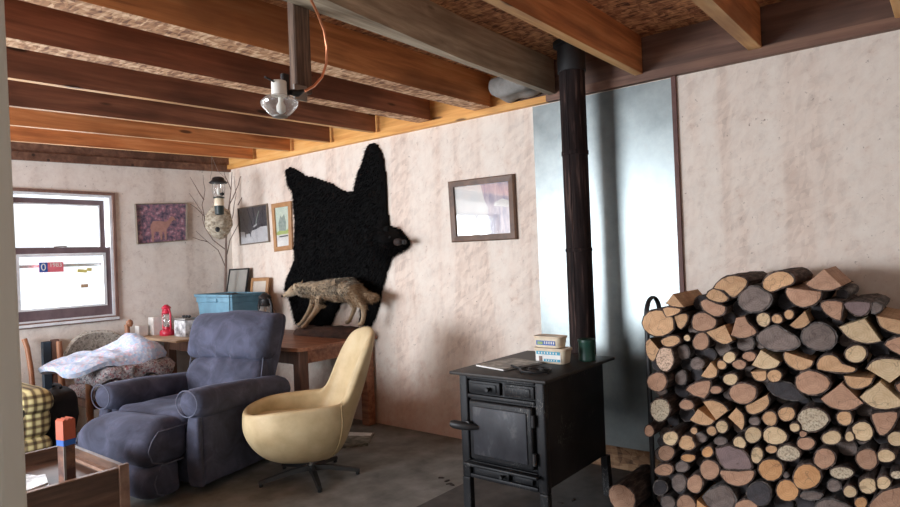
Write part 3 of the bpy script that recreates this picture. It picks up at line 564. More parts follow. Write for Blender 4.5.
('eg',3.315,1.1635,0.2704,'11111111111111',[-335,56,-295,-74,-185,-174,-55,-244,85,-284,225,-274,325,-194,335,-64,275,66,185,176,65,266,-95,296,-225,266,-305,176],'small grey weathered round log left of the split-ended dark log'),
('er',3.304,1.2409,0.3339,'11111111111111',[-439,71,-359,-99,-249,-239,-89,-369,121,-429,301,-369,391,-219,421,-69,381,101,271,261,81,371,-119,401,-289,351,-419,241],'medium reddish round log below the yellow-rotten log'),
('eO',3.307,1.1276,0.3256,'11111111111111',[-366,64,-306,-36,-206,-116,-66,-186,84,-206,214,-186,324,-146,364,-66,334,34,214,124,64,174,-86,194,-226,194,-346,154],'small orange round log up and left of the split-ended dark log'),
('er',3.300,1.2543,0.2425,'11111111111111',[-463,85,-413,-55,-283,-185,-93,-275,107,-305,307,-305,467,-235,507,-95,407,55,257,175,87,275,-123,335,-323,315,-443,215],'medium reddish round log left of the split-ended dark log'),
('ey',3.300,0.3672,0.9171,'11111111111111',[-392,29,-332,-141,-222,-281,-72,-361,98,-371,248,-321,378,-201,408,-31,348,149,208,269,68,349,-102,379,-262,339,-372,199],'medium pale yellow round log below the broad pale wedge'),
('eg',3.321,0.8020,0.5551,'11111111111111',[-230,29,-210,-51,-160,-141,-47,-178,56,-187,150,-161,210,-101,240,-31,220,59,150,129,50,179,-60,199,-160,169,-210,109],'small grey weathered round log down and right of the grooved round log'),
('eg',3.342,1.1424,0.8709,'11111111111111',[-304,21,-294,-139,-214,-289,-64,-359,86,-349,206,-279,247,-146,262,-15,296,141,196,271,56,351,-94,371,-214,291,-274,161],'medium grey weathered round log right of the pale splintered log'),
('ek',3.324,1.2891,0.1329,'11111111111111',[-371,71,-321,-89,-201,-229,-71,-339,99,-399,259,-359,349,-229,349,-69,309,91,229,251,69,351,-101,391,-251,331,-351,231],'medium blackish round log left of the split-ended dark log'),
('eg',3.314,1.2454,0.0649,'11111111111111',[-384,81,-344,-89,-214,-239,-64,-319,96,-369,236,-329,336,-229,366,-79,336,91,226,251,66,341,-94,351,-224,301,-334,231],'medium grey weathered round log close down and left of the split-ended dark log'),
('qo',3.301,1.1617,1.1294,'0011111110',[63,496,-207,156,-477,-174,-367,-184,-174,-190,-15,-159,153,-134,333,-44,453,16,253,256],'medium tan wedge log up and right of the rough orange log'),
('io',3.282,1.1748,1.0842,'111111111111',[422,168,212,258,-50,240,-258,214,-468,188,-468,88,-358,-22,-147,-132,58,-195,163,-228,254,-234,338,-84],'medium tan split log up and right of the rough orange log'),
('io',3.307,1.1351,1.0397,'1111111111',[315,217,39,333,-281,353,-361,203,-321,-7,-171,-267,9,-437,149,-337,232,-127,325,59],'medium tan split log right of the rough orange log'),
('ir',3.292,1.0136,1.0347,'111111111111',[484,323,234,473,-76,493,-350,338,-596,153,-576,-57,-436,-257,-192,-351,64,-427,344,-407,554,-297,584,13],'large reddish split log right of the rough orange log'),
('io',3.284,1.1851,0.9328,'111111111111',[499,-18,349,112,119,212,-101,282,-301,282,-451,182,-491,32,-351,-118,-121,-248,99,-288,299,-268,449,-158],'medium tan split log above the pale splintered log'),
('ho',3.306,1.3011,0.8771,'11111111111110',[-466,27,-364,-159,-241,-441,-91,-591,29,-551,139,-411,219,-241,259,-41,269,179,249,359,189,469,89,539,19,579,-241,299],'medium tan half-round log up and left of the pale splintered log'),
('qo',3.294,0.9903,0.7800,'0111111111100',[-163,380,-303,190,-293,100,-283,-20,-243,-120,-153,-180,-23,-230,107,-250,247,-240,397,-210,497,-180,237,190,-23,570],'medium tan wedge log up and left of the grooved round log'),
('ir',3.295,1.0430,0.7020,'1111111111',[760,-200,590,20,240,210,-120,340,-410,380,-490,300,-450,130,-350,-230,-130,-520,360,-430],'large reddish split log left of the grooved round log'),
('qo',3.307,1.0468,0.5305,'0011111111110',[192,575,-198,315,-578,55,-518,-15,-438,-105,-328,-175,-178,-205,2,-215,172,-195,342,-155,502,-95,622,-45,402,265],'medium tan wedge log right of the yellow-rotten log'),
('qo',3.302,0.9712,0.6110,'0011111111110',[58,-670,358,-250,668,170,538,210,348,260,168,280,-2,250,-172,200,-302,130,-412,40,-482,-70,-532,-140,-232,-410],'medium tan wedge log down and left of the grooved round log'),
('qo',3.307,0.8673,0.5625,'0011111111110',[537,25,337,275,137,525,47,445,-83,335,-173,215,-203,75,-213,-85,-203,-225,-173,-345,-133,-455,-93,-535,217,-255],'medium tan wedge log below the grooved round log'),
('ho',3.309,0.7834,0.6302,'11111111111111110',[-454,638,-484,548,-534,398,-524,258,-454,118,-334,-42,-204,-162,-64,-252,76,-322,206,-362,316,-352,416,-302,476,-242,506,-162,516,-72,516,-2,26,318],'medium tan half-round log down and right of the grooved round log'),
('qo',3.311,0.9442,0.9625,'0111111111100',[-432,225,-592,-165,-482,-225,-332,-305,-182,-335,-22,-295,138,-205,288,-105,438,5,578,135,668,225,198,425,-262,615],'large tan wedge log down and left of the big grey round log'),
('qr',3.290,0.8187,1.0114,'0011111111111111110',[403,516,193,546,-17,576,-37,506,-77,406,-137,296,-257,166,-397,26,-477,-84,-487,-164,-427,-224,-337,-284,-197,-354,-17,-424,163,-454,353,-434,543,-374,673,-334,533,96],'large reddish wedge log below the big grey round log'),
('qy',3.297,0.7294,0.8478,'0111111111100',[-164,372,-564,112,-534,52,-474,-48,-384,-138,-234,-198,-44,-248,146,-268,336,-238,536,-168,676,-118,456,262,246,632],'medium pale yellow wedge log down and left of the broad grey split log'),
('ho',3.299,0.7657,0.7816,'11111111111110',[-297,294,-307,194,-307,34,-287,-86,-217,-156,-117,-196,-17,-206,73,-196,173,-146,253,-86,303,4,343,114,373,194,33,244],'small tan half-round log up and right of the grooved round log'),
('io',3.295,0.8741,1.2203,'1111111111111111',[839,-103,699,128,439,347,189,457,-81,497,-391,447,-631,337,-701,208,-661,48,-491,-183,-281,-393,-131,-513,9,-543,179,-383,369,-203,649,-152],'long split log lying on top of the stack, left of the highest one'),
('io',3.299,0.9453,1.1693,'111111111111',[547,7,417,207,187,357,23,309,-142,257,-363,87,-503,-83,-433,-213,-262,-293,-53,-293,167,-243,407,-143],'medium tan split log down and left of the long split log on top'),
('ir',3.297,0.9689,1.1119,'11111111111111',[571,271,451,361,271,381,61,291,-159,181,-409,121,-589,41,-589,-139,-479,-309,-279,-409,-39,-429,196,-287,431,-129,551,81],'medium reddish split log down and left of the long split log on top'),
('io',3.310,0.6688,1.2384,'111111111111111111',[662,-44,582,136,432,286,222,406,-8,476,-238,476,-438,416,-588,286,-678,136,-648,6,-548,-104,-368,-174,-158,-244,22,-344,192,-434,355,-459,469,-419,642,-294],'bark-covered split log with tan end, highest in the middle of the stack'),
('hr',3.290,0.5625,1.1618,'11111111111111111110',[-685,312,-695,242,-695,132,-675,32,-615,-58,-534,-158,-424,-248,-294,-308,-124,-368,25,-388,165,-358,315,-298,435,-208,535,-98,615,32,665,162,685,282,665,412,655,492,-24,402],'large reddish half-round log down and left of the highest wedge'),
('qr',3.299,0.4812,1.2254,'0111111111100',[-392,326,-732,-64,-612,-114,-442,-194,-262,-244,-62,-254,148,-234,338,-194,478,-124,608,-34,688,36,308,376,-62,716],'reddish wedge log with its point up on the very top of the stack'),
('qo',3.303,0.5796,1.0446,'0111111111100',[-286,334,-386,84,-326,14,-226,-86,-126,-156,-26,-196,94,-216,204,-216,304,-186,394,-126,454,-86,124,254,-196,584],'medium tan wedge log up and left of the grey barrel-shaped log'),
('ig',3.307,0.6763,0.9698,'111111111111111111',[947,122,727,292,447,432,237,542,47,592,-93,502,-243,362,-483,242,-703,102,-823,-58,-853,-218,-753,-358,-553,-468,-203,-548,177,-558,487,-498,737,-358,907,-128],'broad grey split log with a sloping top, below the small round ones'),
('ho',3.300,0.6037,0.8616,'11111111111111110',[-687,124,-657,44,-627,-66,-547,-166,-427,-246,-257,-316,-97,-336,53,-306,203,-226,313,-136,403,-46,473,74,513,174,513,284,483,394,463,464,-117,294],'medium tan half-round log up and left of the cracked round log'),
('ik',3.320,0.6552,0.7164,'11111111111111',[838,186,718,326,478,416,168,446,-172,386,-472,126,-692,-134,-772,-224,-732,-264,-522,-334,-222,-374,148,-324,498,-214,738,-14],'large blackish split log left of the cracked round log'),
('ir',3.295,0.2743,0.6264,'11111111111111',[417,276,277,366,47,406,-253,486,-483,476,-473,266,-363,-14,-243,-244,-103,-434,37,-554,157,-564,247,-394,327,-154,407,76],'medium reddish split log up and right of the radially cracked log'),
('ir',3.297,0.2649,0.2924,'1111111111',[781,-694,741,-374,461,36,241,276,-19,436,-359,606,-629,606,-729,136,-589,-384,101,-644],'large reddish split log down and right of the radially cracked log'),
('ig',3.313,0.4800,0.2048,'1111111111',[760,-478,820,-228,620,102,370,282,50,362,-370,302,-720,162,-850,12,-710,-148,30,-368],'large grey weathered split log down and right of the star-cracked orange log'),
('id',3.293,0.8999,0.3661,'111111111111111111',[811,339,563,406,392,511,161,599,-86,501,-369,479,-599,319,-739,89,-809,-141,-839,-281,-749,-391,-439,-461,-59,-511,201,-561,411,-551,571,-411,681,-201,791,79],'dark purplish split slab lying on its reddish half, lower left of the stack'),
('ir',3.300,0.8858,0.2721,'1111111111111111',[772,179,412,239,-38,279,-428,389,-728,449,-778,339,-718,159,-628,-11,-478,-181,-258,-321,-8,-421,242,-421,462,-361,622,-251,732,-111,822,39],'large reddish split log below the dark purplish slab'),
('ig',3.306,0.9646,0.1466,'111111111111',[944,-86,544,334,34,654,-196,694,-346,584,-516,364,-606,84,-498,-247,-346,-566,-36,-696,324,-666,734,-436],'grey five-sided block of wood at the bottom left of the stack'),
('qO',3.293,1.0596,0.0732,'0111111100',[-106,248,-466,28,-366,-32,-206,-102,-66,-162,84,-192,234,-202,334,-202,294,138,264,478],'small orange wedge log down and left of the five-sided grey block'),
('ir',3.300,0.4484,1.1126,'11111111111111',[446,294,306,364,86,384,-164,374,-374,304,-374,114,-324,-106,-314,-316,-264,-466,-114,-436,76,-336,226,-216,346,-76,436,124],'medium reddish split log below the highest wedge'),
('id',3.308,0.3513,1.1216,'111111111111',[537,164,377,234,117,254,-193,264,-443,224,-440,78,-393,-86,-263,-256,-93,-356,97,-316,277,-196,457,-16],'medium purplish split log above the broad pale wedge'),
('ig',3.312,0.2843,1.1199,'11111111',[117,241,-52,221,-202,111,-182,-29,-82,-149,57,-219,167,-199,177,21],'tiny grey weathered split log up and right of the broad pale wedge'),
('ho',3.300,0.2285,1.0438,'11111111111110',[-515,222,-515,62,-505,-148,-455,-298,-325,-328,-145,-288,25,-228,175,-168,305,-88,415,12,475,152,515,322,545,442,5,332],'medium tan half-round log right of the broad pale wedge'),
('qy',3.307,0.3493,1.0024,'0111111111100',[-493,236,-763,-234,-643,-274,-453,-334,-253,-354,-43,-324,187,-254,377,-164,547,-14,687,176,787,316,277,516,-213,706],'broad pale yellow wedge with point up near the top right of the stack'),
('ir',3.294,0.2114,0.9599,'1111111111',[466,41,376,201,166,311,-94,421,-324,381,-354,-19,-294,-429,-184,-439,-14,-319,256,-149],'medium reddish split log up and right of the upside-down wedge'),
('qy',3.309,0.2523,0.8692,'0011111111111110',[-53,-712,347,-443,767,-172,717,-82,637,48,527,158,397,228,237,288,57,318,-193,318,-463,298,-653,238,-693,118,-663,-32,-633,-142,-343,-423],'large pale wedge log with its point hanging down at the right edge'),
('io',3.289,0.4422,0.8661,'1111111111111111',[728,-261,748,-31,628,209,478,349,308,409,118,389,-42,299,-122,169,-222,39,-482,-31,-712,-101,-732,-191,-632,-281,-392,-321,-52,-331,378,-321],'large tan split log up and right of the cracked round log'),
('ho',3.292,0.3605,0.7894,'11111111111110',[-545,276,-515,196,-465,66,-385,-44,-265,-124,-115,-194,25,-234,155,-244,265,-214,365,-154,445,-24,505,146,535,276,-5,276],'medium tan half-round log up and right of the wide brown fan-shaped wedge'),
('qr',3.303,0.4322,0.6969,'0111111111100',[-462,441,-842,41,-702,-69,-512,-229,-302,-329,-72,-359,188,-329,398,-279,558,-179,698,-49,778,41,348,451,-72,851],'wide reddish-brown fan-shaped wedge with point up, right of the cracked round log'),
('qy',3.301,0.2843,0.7169,'0111111111100',[-473,381,-913,-59,-723,-139,-443,-249,-193,-319,-3,-329,187,-309,347,-249,497,-139,647,1,737,101,357,471,-23,841],'large pale yellow wedge log below the upside-down wedge'),
('ir',3.301,0.2015,0.7794,'11111111',[245,96,55,276,-155,346,-175,86,-135,-214,-55,-274,45,-234,175,-84],'small reddish split log down and right of the upside-down wedge'),
('fk',3.427,1.1640,0.5240,'1111111111',[390,0,318,238,128,369,-128,399,-348,219,-395,0,-307,-234,-129,-358,129,-400,347,-244],'medium blackish recessed log right of the yellow-rotten log'),  # recessed fillers added from here; blackish ones paint the shade between logs
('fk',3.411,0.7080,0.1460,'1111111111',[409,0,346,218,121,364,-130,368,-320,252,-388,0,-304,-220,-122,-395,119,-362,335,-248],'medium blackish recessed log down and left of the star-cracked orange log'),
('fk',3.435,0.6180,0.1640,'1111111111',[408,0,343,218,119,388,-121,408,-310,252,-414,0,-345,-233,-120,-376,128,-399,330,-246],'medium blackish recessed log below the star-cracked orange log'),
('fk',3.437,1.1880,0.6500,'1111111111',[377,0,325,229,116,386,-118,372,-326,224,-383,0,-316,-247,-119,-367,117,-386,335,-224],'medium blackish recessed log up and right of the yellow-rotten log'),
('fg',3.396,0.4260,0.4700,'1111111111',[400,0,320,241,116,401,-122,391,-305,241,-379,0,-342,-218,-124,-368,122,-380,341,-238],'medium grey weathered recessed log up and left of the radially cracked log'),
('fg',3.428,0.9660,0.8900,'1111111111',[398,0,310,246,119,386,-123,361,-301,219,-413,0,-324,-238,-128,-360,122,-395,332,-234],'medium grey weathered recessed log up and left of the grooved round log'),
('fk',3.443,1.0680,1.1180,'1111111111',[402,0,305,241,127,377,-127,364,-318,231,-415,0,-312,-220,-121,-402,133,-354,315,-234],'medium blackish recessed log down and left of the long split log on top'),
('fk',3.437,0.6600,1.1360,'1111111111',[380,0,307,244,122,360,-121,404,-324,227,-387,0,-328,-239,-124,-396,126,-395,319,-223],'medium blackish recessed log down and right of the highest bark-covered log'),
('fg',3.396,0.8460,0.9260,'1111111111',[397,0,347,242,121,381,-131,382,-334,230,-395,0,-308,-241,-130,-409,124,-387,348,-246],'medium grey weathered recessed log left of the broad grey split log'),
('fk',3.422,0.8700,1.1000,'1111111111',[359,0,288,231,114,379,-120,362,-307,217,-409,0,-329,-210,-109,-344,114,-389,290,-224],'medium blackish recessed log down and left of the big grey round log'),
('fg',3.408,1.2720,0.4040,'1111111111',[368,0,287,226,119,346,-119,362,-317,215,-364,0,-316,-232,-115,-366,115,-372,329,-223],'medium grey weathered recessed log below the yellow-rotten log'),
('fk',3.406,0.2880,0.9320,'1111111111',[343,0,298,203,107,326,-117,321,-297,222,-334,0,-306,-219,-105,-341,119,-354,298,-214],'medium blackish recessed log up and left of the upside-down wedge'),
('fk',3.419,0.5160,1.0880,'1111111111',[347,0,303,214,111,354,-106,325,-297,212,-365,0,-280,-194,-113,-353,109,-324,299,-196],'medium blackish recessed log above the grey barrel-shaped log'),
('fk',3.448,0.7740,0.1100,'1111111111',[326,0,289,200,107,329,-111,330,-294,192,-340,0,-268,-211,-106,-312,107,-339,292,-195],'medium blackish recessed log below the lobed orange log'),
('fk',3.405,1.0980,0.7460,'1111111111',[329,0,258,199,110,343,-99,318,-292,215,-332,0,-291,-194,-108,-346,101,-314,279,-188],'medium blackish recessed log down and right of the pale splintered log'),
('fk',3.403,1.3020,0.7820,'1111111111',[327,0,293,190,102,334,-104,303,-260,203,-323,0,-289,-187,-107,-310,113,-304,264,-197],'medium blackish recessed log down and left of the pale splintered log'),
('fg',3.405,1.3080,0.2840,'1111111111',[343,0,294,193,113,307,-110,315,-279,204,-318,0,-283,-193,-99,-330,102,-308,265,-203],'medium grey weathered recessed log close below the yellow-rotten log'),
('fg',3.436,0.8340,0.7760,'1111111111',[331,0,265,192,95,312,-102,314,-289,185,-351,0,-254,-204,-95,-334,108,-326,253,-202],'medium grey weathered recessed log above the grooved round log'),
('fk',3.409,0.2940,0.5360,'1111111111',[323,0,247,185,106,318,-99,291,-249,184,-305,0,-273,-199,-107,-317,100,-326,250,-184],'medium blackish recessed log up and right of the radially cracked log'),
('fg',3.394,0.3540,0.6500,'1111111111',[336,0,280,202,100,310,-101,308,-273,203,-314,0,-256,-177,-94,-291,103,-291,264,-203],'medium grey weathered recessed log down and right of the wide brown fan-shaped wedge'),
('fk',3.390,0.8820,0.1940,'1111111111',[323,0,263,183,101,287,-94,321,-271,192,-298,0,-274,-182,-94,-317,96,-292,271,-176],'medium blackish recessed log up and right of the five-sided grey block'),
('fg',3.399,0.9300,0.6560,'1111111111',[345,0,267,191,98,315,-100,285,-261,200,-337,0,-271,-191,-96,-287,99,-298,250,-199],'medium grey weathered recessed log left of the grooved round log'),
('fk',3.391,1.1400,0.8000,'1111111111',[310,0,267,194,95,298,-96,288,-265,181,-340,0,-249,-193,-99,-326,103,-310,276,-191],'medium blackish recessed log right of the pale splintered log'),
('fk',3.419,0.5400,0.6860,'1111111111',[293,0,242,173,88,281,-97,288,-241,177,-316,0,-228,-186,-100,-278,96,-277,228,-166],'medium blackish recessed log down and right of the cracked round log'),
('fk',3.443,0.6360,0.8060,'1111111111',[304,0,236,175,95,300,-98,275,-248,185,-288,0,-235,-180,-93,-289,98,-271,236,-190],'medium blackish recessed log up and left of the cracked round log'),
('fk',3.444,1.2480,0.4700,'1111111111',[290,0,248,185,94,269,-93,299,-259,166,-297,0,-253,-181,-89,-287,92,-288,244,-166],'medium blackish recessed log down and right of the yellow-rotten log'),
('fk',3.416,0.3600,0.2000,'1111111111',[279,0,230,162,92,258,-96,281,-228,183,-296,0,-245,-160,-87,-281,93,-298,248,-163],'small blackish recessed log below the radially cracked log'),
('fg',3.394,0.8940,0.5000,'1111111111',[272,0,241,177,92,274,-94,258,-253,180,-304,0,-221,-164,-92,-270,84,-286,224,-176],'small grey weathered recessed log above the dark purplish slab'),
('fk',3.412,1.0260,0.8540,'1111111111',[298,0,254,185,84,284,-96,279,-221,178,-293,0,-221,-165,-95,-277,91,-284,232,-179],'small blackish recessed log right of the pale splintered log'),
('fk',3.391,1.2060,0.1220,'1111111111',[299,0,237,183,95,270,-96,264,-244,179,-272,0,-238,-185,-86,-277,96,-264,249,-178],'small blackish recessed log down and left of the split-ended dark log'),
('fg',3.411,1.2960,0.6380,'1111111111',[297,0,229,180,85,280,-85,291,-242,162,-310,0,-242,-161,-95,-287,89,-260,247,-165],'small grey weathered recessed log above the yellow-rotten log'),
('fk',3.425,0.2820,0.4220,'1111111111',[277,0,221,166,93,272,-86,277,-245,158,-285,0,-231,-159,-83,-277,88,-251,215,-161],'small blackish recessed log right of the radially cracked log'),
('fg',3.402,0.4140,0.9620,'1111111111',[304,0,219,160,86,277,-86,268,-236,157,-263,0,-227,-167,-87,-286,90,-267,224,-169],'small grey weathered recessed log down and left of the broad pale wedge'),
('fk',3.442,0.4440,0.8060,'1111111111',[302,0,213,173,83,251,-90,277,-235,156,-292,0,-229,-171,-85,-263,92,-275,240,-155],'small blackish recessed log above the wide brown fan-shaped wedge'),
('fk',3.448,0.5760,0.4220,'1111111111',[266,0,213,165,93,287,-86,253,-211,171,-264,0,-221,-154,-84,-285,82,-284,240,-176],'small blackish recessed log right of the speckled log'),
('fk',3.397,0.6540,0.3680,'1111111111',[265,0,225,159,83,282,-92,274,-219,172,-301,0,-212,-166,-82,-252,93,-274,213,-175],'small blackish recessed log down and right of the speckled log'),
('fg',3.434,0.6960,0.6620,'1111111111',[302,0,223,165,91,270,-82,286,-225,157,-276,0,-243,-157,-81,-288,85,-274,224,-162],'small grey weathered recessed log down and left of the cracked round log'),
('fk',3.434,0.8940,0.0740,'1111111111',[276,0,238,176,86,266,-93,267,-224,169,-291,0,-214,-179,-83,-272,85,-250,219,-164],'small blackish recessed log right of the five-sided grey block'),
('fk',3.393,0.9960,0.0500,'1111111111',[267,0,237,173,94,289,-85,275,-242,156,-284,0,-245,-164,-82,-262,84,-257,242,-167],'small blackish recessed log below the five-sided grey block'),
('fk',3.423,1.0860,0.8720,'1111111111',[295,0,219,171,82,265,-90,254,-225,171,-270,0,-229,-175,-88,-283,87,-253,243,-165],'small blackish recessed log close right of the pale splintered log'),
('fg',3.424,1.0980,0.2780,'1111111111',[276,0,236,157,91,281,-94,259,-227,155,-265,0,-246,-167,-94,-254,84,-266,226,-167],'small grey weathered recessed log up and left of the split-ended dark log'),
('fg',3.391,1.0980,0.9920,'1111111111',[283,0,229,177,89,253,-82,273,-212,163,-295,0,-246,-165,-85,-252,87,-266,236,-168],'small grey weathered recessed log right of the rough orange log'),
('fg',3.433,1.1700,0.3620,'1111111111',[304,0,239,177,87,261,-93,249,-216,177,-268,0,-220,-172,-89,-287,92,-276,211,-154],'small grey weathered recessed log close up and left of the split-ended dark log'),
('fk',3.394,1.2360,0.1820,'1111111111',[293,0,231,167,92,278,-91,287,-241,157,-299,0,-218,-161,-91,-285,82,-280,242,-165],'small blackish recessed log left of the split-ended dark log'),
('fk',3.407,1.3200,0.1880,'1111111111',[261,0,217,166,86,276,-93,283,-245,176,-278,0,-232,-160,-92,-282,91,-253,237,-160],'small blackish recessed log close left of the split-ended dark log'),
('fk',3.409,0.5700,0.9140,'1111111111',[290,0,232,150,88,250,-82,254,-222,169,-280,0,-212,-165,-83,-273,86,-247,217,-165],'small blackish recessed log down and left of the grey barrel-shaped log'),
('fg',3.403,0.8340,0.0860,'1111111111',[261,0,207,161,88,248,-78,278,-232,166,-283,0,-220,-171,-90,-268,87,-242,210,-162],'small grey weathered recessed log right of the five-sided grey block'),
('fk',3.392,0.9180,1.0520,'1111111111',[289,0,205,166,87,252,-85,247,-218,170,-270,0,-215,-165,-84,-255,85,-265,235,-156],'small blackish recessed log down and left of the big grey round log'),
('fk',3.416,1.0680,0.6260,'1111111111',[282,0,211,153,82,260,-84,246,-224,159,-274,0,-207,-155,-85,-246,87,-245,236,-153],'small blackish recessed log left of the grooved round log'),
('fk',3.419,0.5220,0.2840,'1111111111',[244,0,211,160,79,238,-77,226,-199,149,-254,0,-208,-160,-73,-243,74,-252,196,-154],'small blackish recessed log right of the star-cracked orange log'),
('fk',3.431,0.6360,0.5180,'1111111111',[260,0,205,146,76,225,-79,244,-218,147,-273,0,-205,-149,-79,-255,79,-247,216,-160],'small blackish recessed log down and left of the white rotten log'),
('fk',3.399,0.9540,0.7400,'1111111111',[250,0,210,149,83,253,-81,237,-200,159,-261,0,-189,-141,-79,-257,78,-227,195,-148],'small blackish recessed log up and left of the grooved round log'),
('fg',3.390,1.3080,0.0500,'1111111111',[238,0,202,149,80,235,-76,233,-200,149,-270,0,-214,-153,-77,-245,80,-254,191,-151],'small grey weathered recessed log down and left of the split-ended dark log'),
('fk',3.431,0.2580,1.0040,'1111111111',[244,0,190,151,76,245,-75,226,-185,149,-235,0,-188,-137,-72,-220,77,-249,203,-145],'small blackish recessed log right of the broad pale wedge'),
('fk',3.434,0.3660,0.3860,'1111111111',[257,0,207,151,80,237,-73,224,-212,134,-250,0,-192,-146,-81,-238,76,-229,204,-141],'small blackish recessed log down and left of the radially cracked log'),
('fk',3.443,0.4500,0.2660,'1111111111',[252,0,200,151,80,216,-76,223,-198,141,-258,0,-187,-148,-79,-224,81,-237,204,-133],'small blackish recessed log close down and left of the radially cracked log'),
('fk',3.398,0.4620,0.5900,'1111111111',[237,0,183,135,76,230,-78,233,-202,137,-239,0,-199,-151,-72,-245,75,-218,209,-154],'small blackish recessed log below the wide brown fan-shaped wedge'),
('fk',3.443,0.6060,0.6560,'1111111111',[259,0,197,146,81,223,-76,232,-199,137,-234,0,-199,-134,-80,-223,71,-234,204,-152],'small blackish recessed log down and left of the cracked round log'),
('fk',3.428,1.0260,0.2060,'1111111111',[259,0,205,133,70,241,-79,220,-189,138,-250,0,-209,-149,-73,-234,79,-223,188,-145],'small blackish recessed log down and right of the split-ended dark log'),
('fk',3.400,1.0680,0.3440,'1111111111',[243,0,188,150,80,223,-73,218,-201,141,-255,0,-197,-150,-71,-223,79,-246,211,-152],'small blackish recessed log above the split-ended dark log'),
('fk',3.424,1.3080,0.3500,'1111111111',[242,0,201,137,81,247,-70,233,-187,148,-250,0,-194,-143,-76,-233,71,-232,188,-138],'small blackish recessed log below the yellow-rotten log'),
('fk',3.407,0.2340,0.4460,'1111111111',[241,0,189,140,69,225,-70,222,-169,123,-232,0,-178,-123,-74,-225,74,-228,182,-129],'small blackish recessed log close right of the radially cracked log'),
('fg',3.407,0.3720,0.5120,'1111111111',[213,0,169,131,70,203,-66,204,-168,122,-226,0,-185,-140,-71,-215,72,-226,169,-136],'small grey weathered recessed log above the radially cracked log'),
('fk',3.421,0.3900,1.0760,'1111111111',[234,0,190,140,67,207,-72,203,-175,125,-207,0,-182,-124,-74,-223,66,-202,174,-140],'small blackish recessed log up and left of the broad pale wedge'),
('fk',3.432,0.3960,0.3440,'1111111111',[210,0,170,133,73,218,-70,222,-184,123,-230,0,-185,-133,-74,-208,73,-214,180,-130],'small blackish recessed log close right of the star-cracked orange log'),
('fk',3.436,0.4260,1.1720,'1111111111',[212,0,179,134,74,225,-74,214,-193,141,-229,0,-173,-139,-67,-216,68,-212,189,-138],'small blackish recessed log down and right of the highest wedge'),
('fk',3.427,0.5340,0.5240,'1111111111',[207,0,182,140,69,202,-65,202,-173,123,-232,0,-184,-124,-71,-210,68,-219,178,-122],'small blackish recessed log down and right of the white rotten log'),
('fg',3.417,0.7620,0.7400,'1111111111',[239,0,182,127,72,210,-65,197,-193,128,-218,0,-188,-138,-65,-210,71,-207,182,-124],'small grey weathered recessed log up and right of the grooved round log'),
('fg',3.419,0.7800,0.9200,'1111111111',[232,0,181,125,70,207,-73,223,-188,129,-214,0,-172,-126,-68,-197,65,-199,181,-135],'small grey weathered recessed log left of the broad grey split log'),
('fk',3.442,0.7920,1.0700,'1111111111',[208,0,182,132,65,203,-72,216,-175,132,-235,0,-173,-129,-74,-225,70,-215,171,-138],'small blackish recessed log below the big grey round log'),
('fk',3.418,0.9720,0.2360,'1111111111',[211,0,177,131,66,229,-70,229,-193,126,-210,0,-179,-139,-69,-201,71,-221,179,-124],'small blackish recessed log right of the split-ended dark log'),
('fk',3.442,1.0500,0.4820,'1111111111',[214,0,171,124,73,223,-67,226,-183,134,-238,0,-168,-136,-64,-206,66,-225,171,-141],'small blackish recessed log up and left of the dark purplish slab'),
('fk',3.407,1.1160,0.6500,'1111111111',[221,0,186,132,66,225,-72,203,-174,128,-208,0,-182,-138,-72,-206,72,-205,191,-131],'small blackish recessed log up and right of the yellow-rotten log'),
('fk',3.439,1.2600,0.9260,'1111111111',[225,0,191,122,74,207,-70,197,-168,125,-208,0,-168,-136,-70,-214,65,-199,181,-123],'small blackish recessed log down and right of the rough orange log'),
('fk',3.394,0.4440,1.0460,'1111111111',[206,0,174,123,69,196,-68,189,-181,126,-199,0,-164,-121,-71,-203,70,-198,177,-126],'small blackish recessed log up and right of the grey barrel-shaped log'),
]

# =====================================================================
# STRUCTURE
# =====================================================================
XW, YW, XL, YB = 3.85, 6.12, -2.30, -2.20      # wall planes
def drop(x, y): return .028*max(0, 3.8-x)*max(0, min(1, (y-1.5)/3))
def zb(x, y): return 2.50-drop(x, y)            # underside of the joists
struct('floor', bx((XL-.2, YB-.2, -.1), (XW+.15, YW+.2, 0)), 'floor', smooth=False)
struct('wall_right', bx((XW, YB-.1, .0), (XW+.12, YW+.12, 2.46)), 'wall', smooth=False)
def wall_with_holes(name, axis, pos, thick, lo, hi, top, holes, mat):
    """wall of constant x or y with rectangular openings (a0,a1,z0,z1)"""
    bm = new(); xs = sorted(set([lo, hi]+[h for q in holes for h in q[:2]]))
    for a, b in zip(xs, xs[1:]):
        h = [q for q in holes if q[0] <= a and q[1] >= b]
        segs = [(0, None)] if not h else [(0, h[0][2]), (h[0][3], None)]
        for z0, z1 in segs:
            ta, tb = (top(a), top(b)) if z1 is None else (z1, z1)
            p = [(a, z0), (b, z0), (b, tb), (a, ta)]
            prism(bm, p, axis, pos, pos+thick)
    bmesh.ops.remove_doubles(bm, verts=bm.verts, dist=1e-5)
    return struct(name, bm, mat, smooth=False)
wall_with_holes('wall_end', 1, YW, .12, XL-.1, XW, lambda x: 2.46-drop(x, YW), [(-1.35, -.15, 1.02, 2.12), (1.76, 2.615, .985, 2.115)], 'wall_end')
wall_with_holes('wall_left', 0, XL-.1, .1, YB, YW, lambda y: 2.46-drop(XL, y), [(.3, 1.7, .9, 2.1), (3.1, 5.5, .45, 2.15)], 'wall_end')
wall_with_holes('wall_back', 1, YB-.1, .1, XL, XW, lambda x: 2.46, [(.4, 2.0, .9, 2.1)], 'wall')
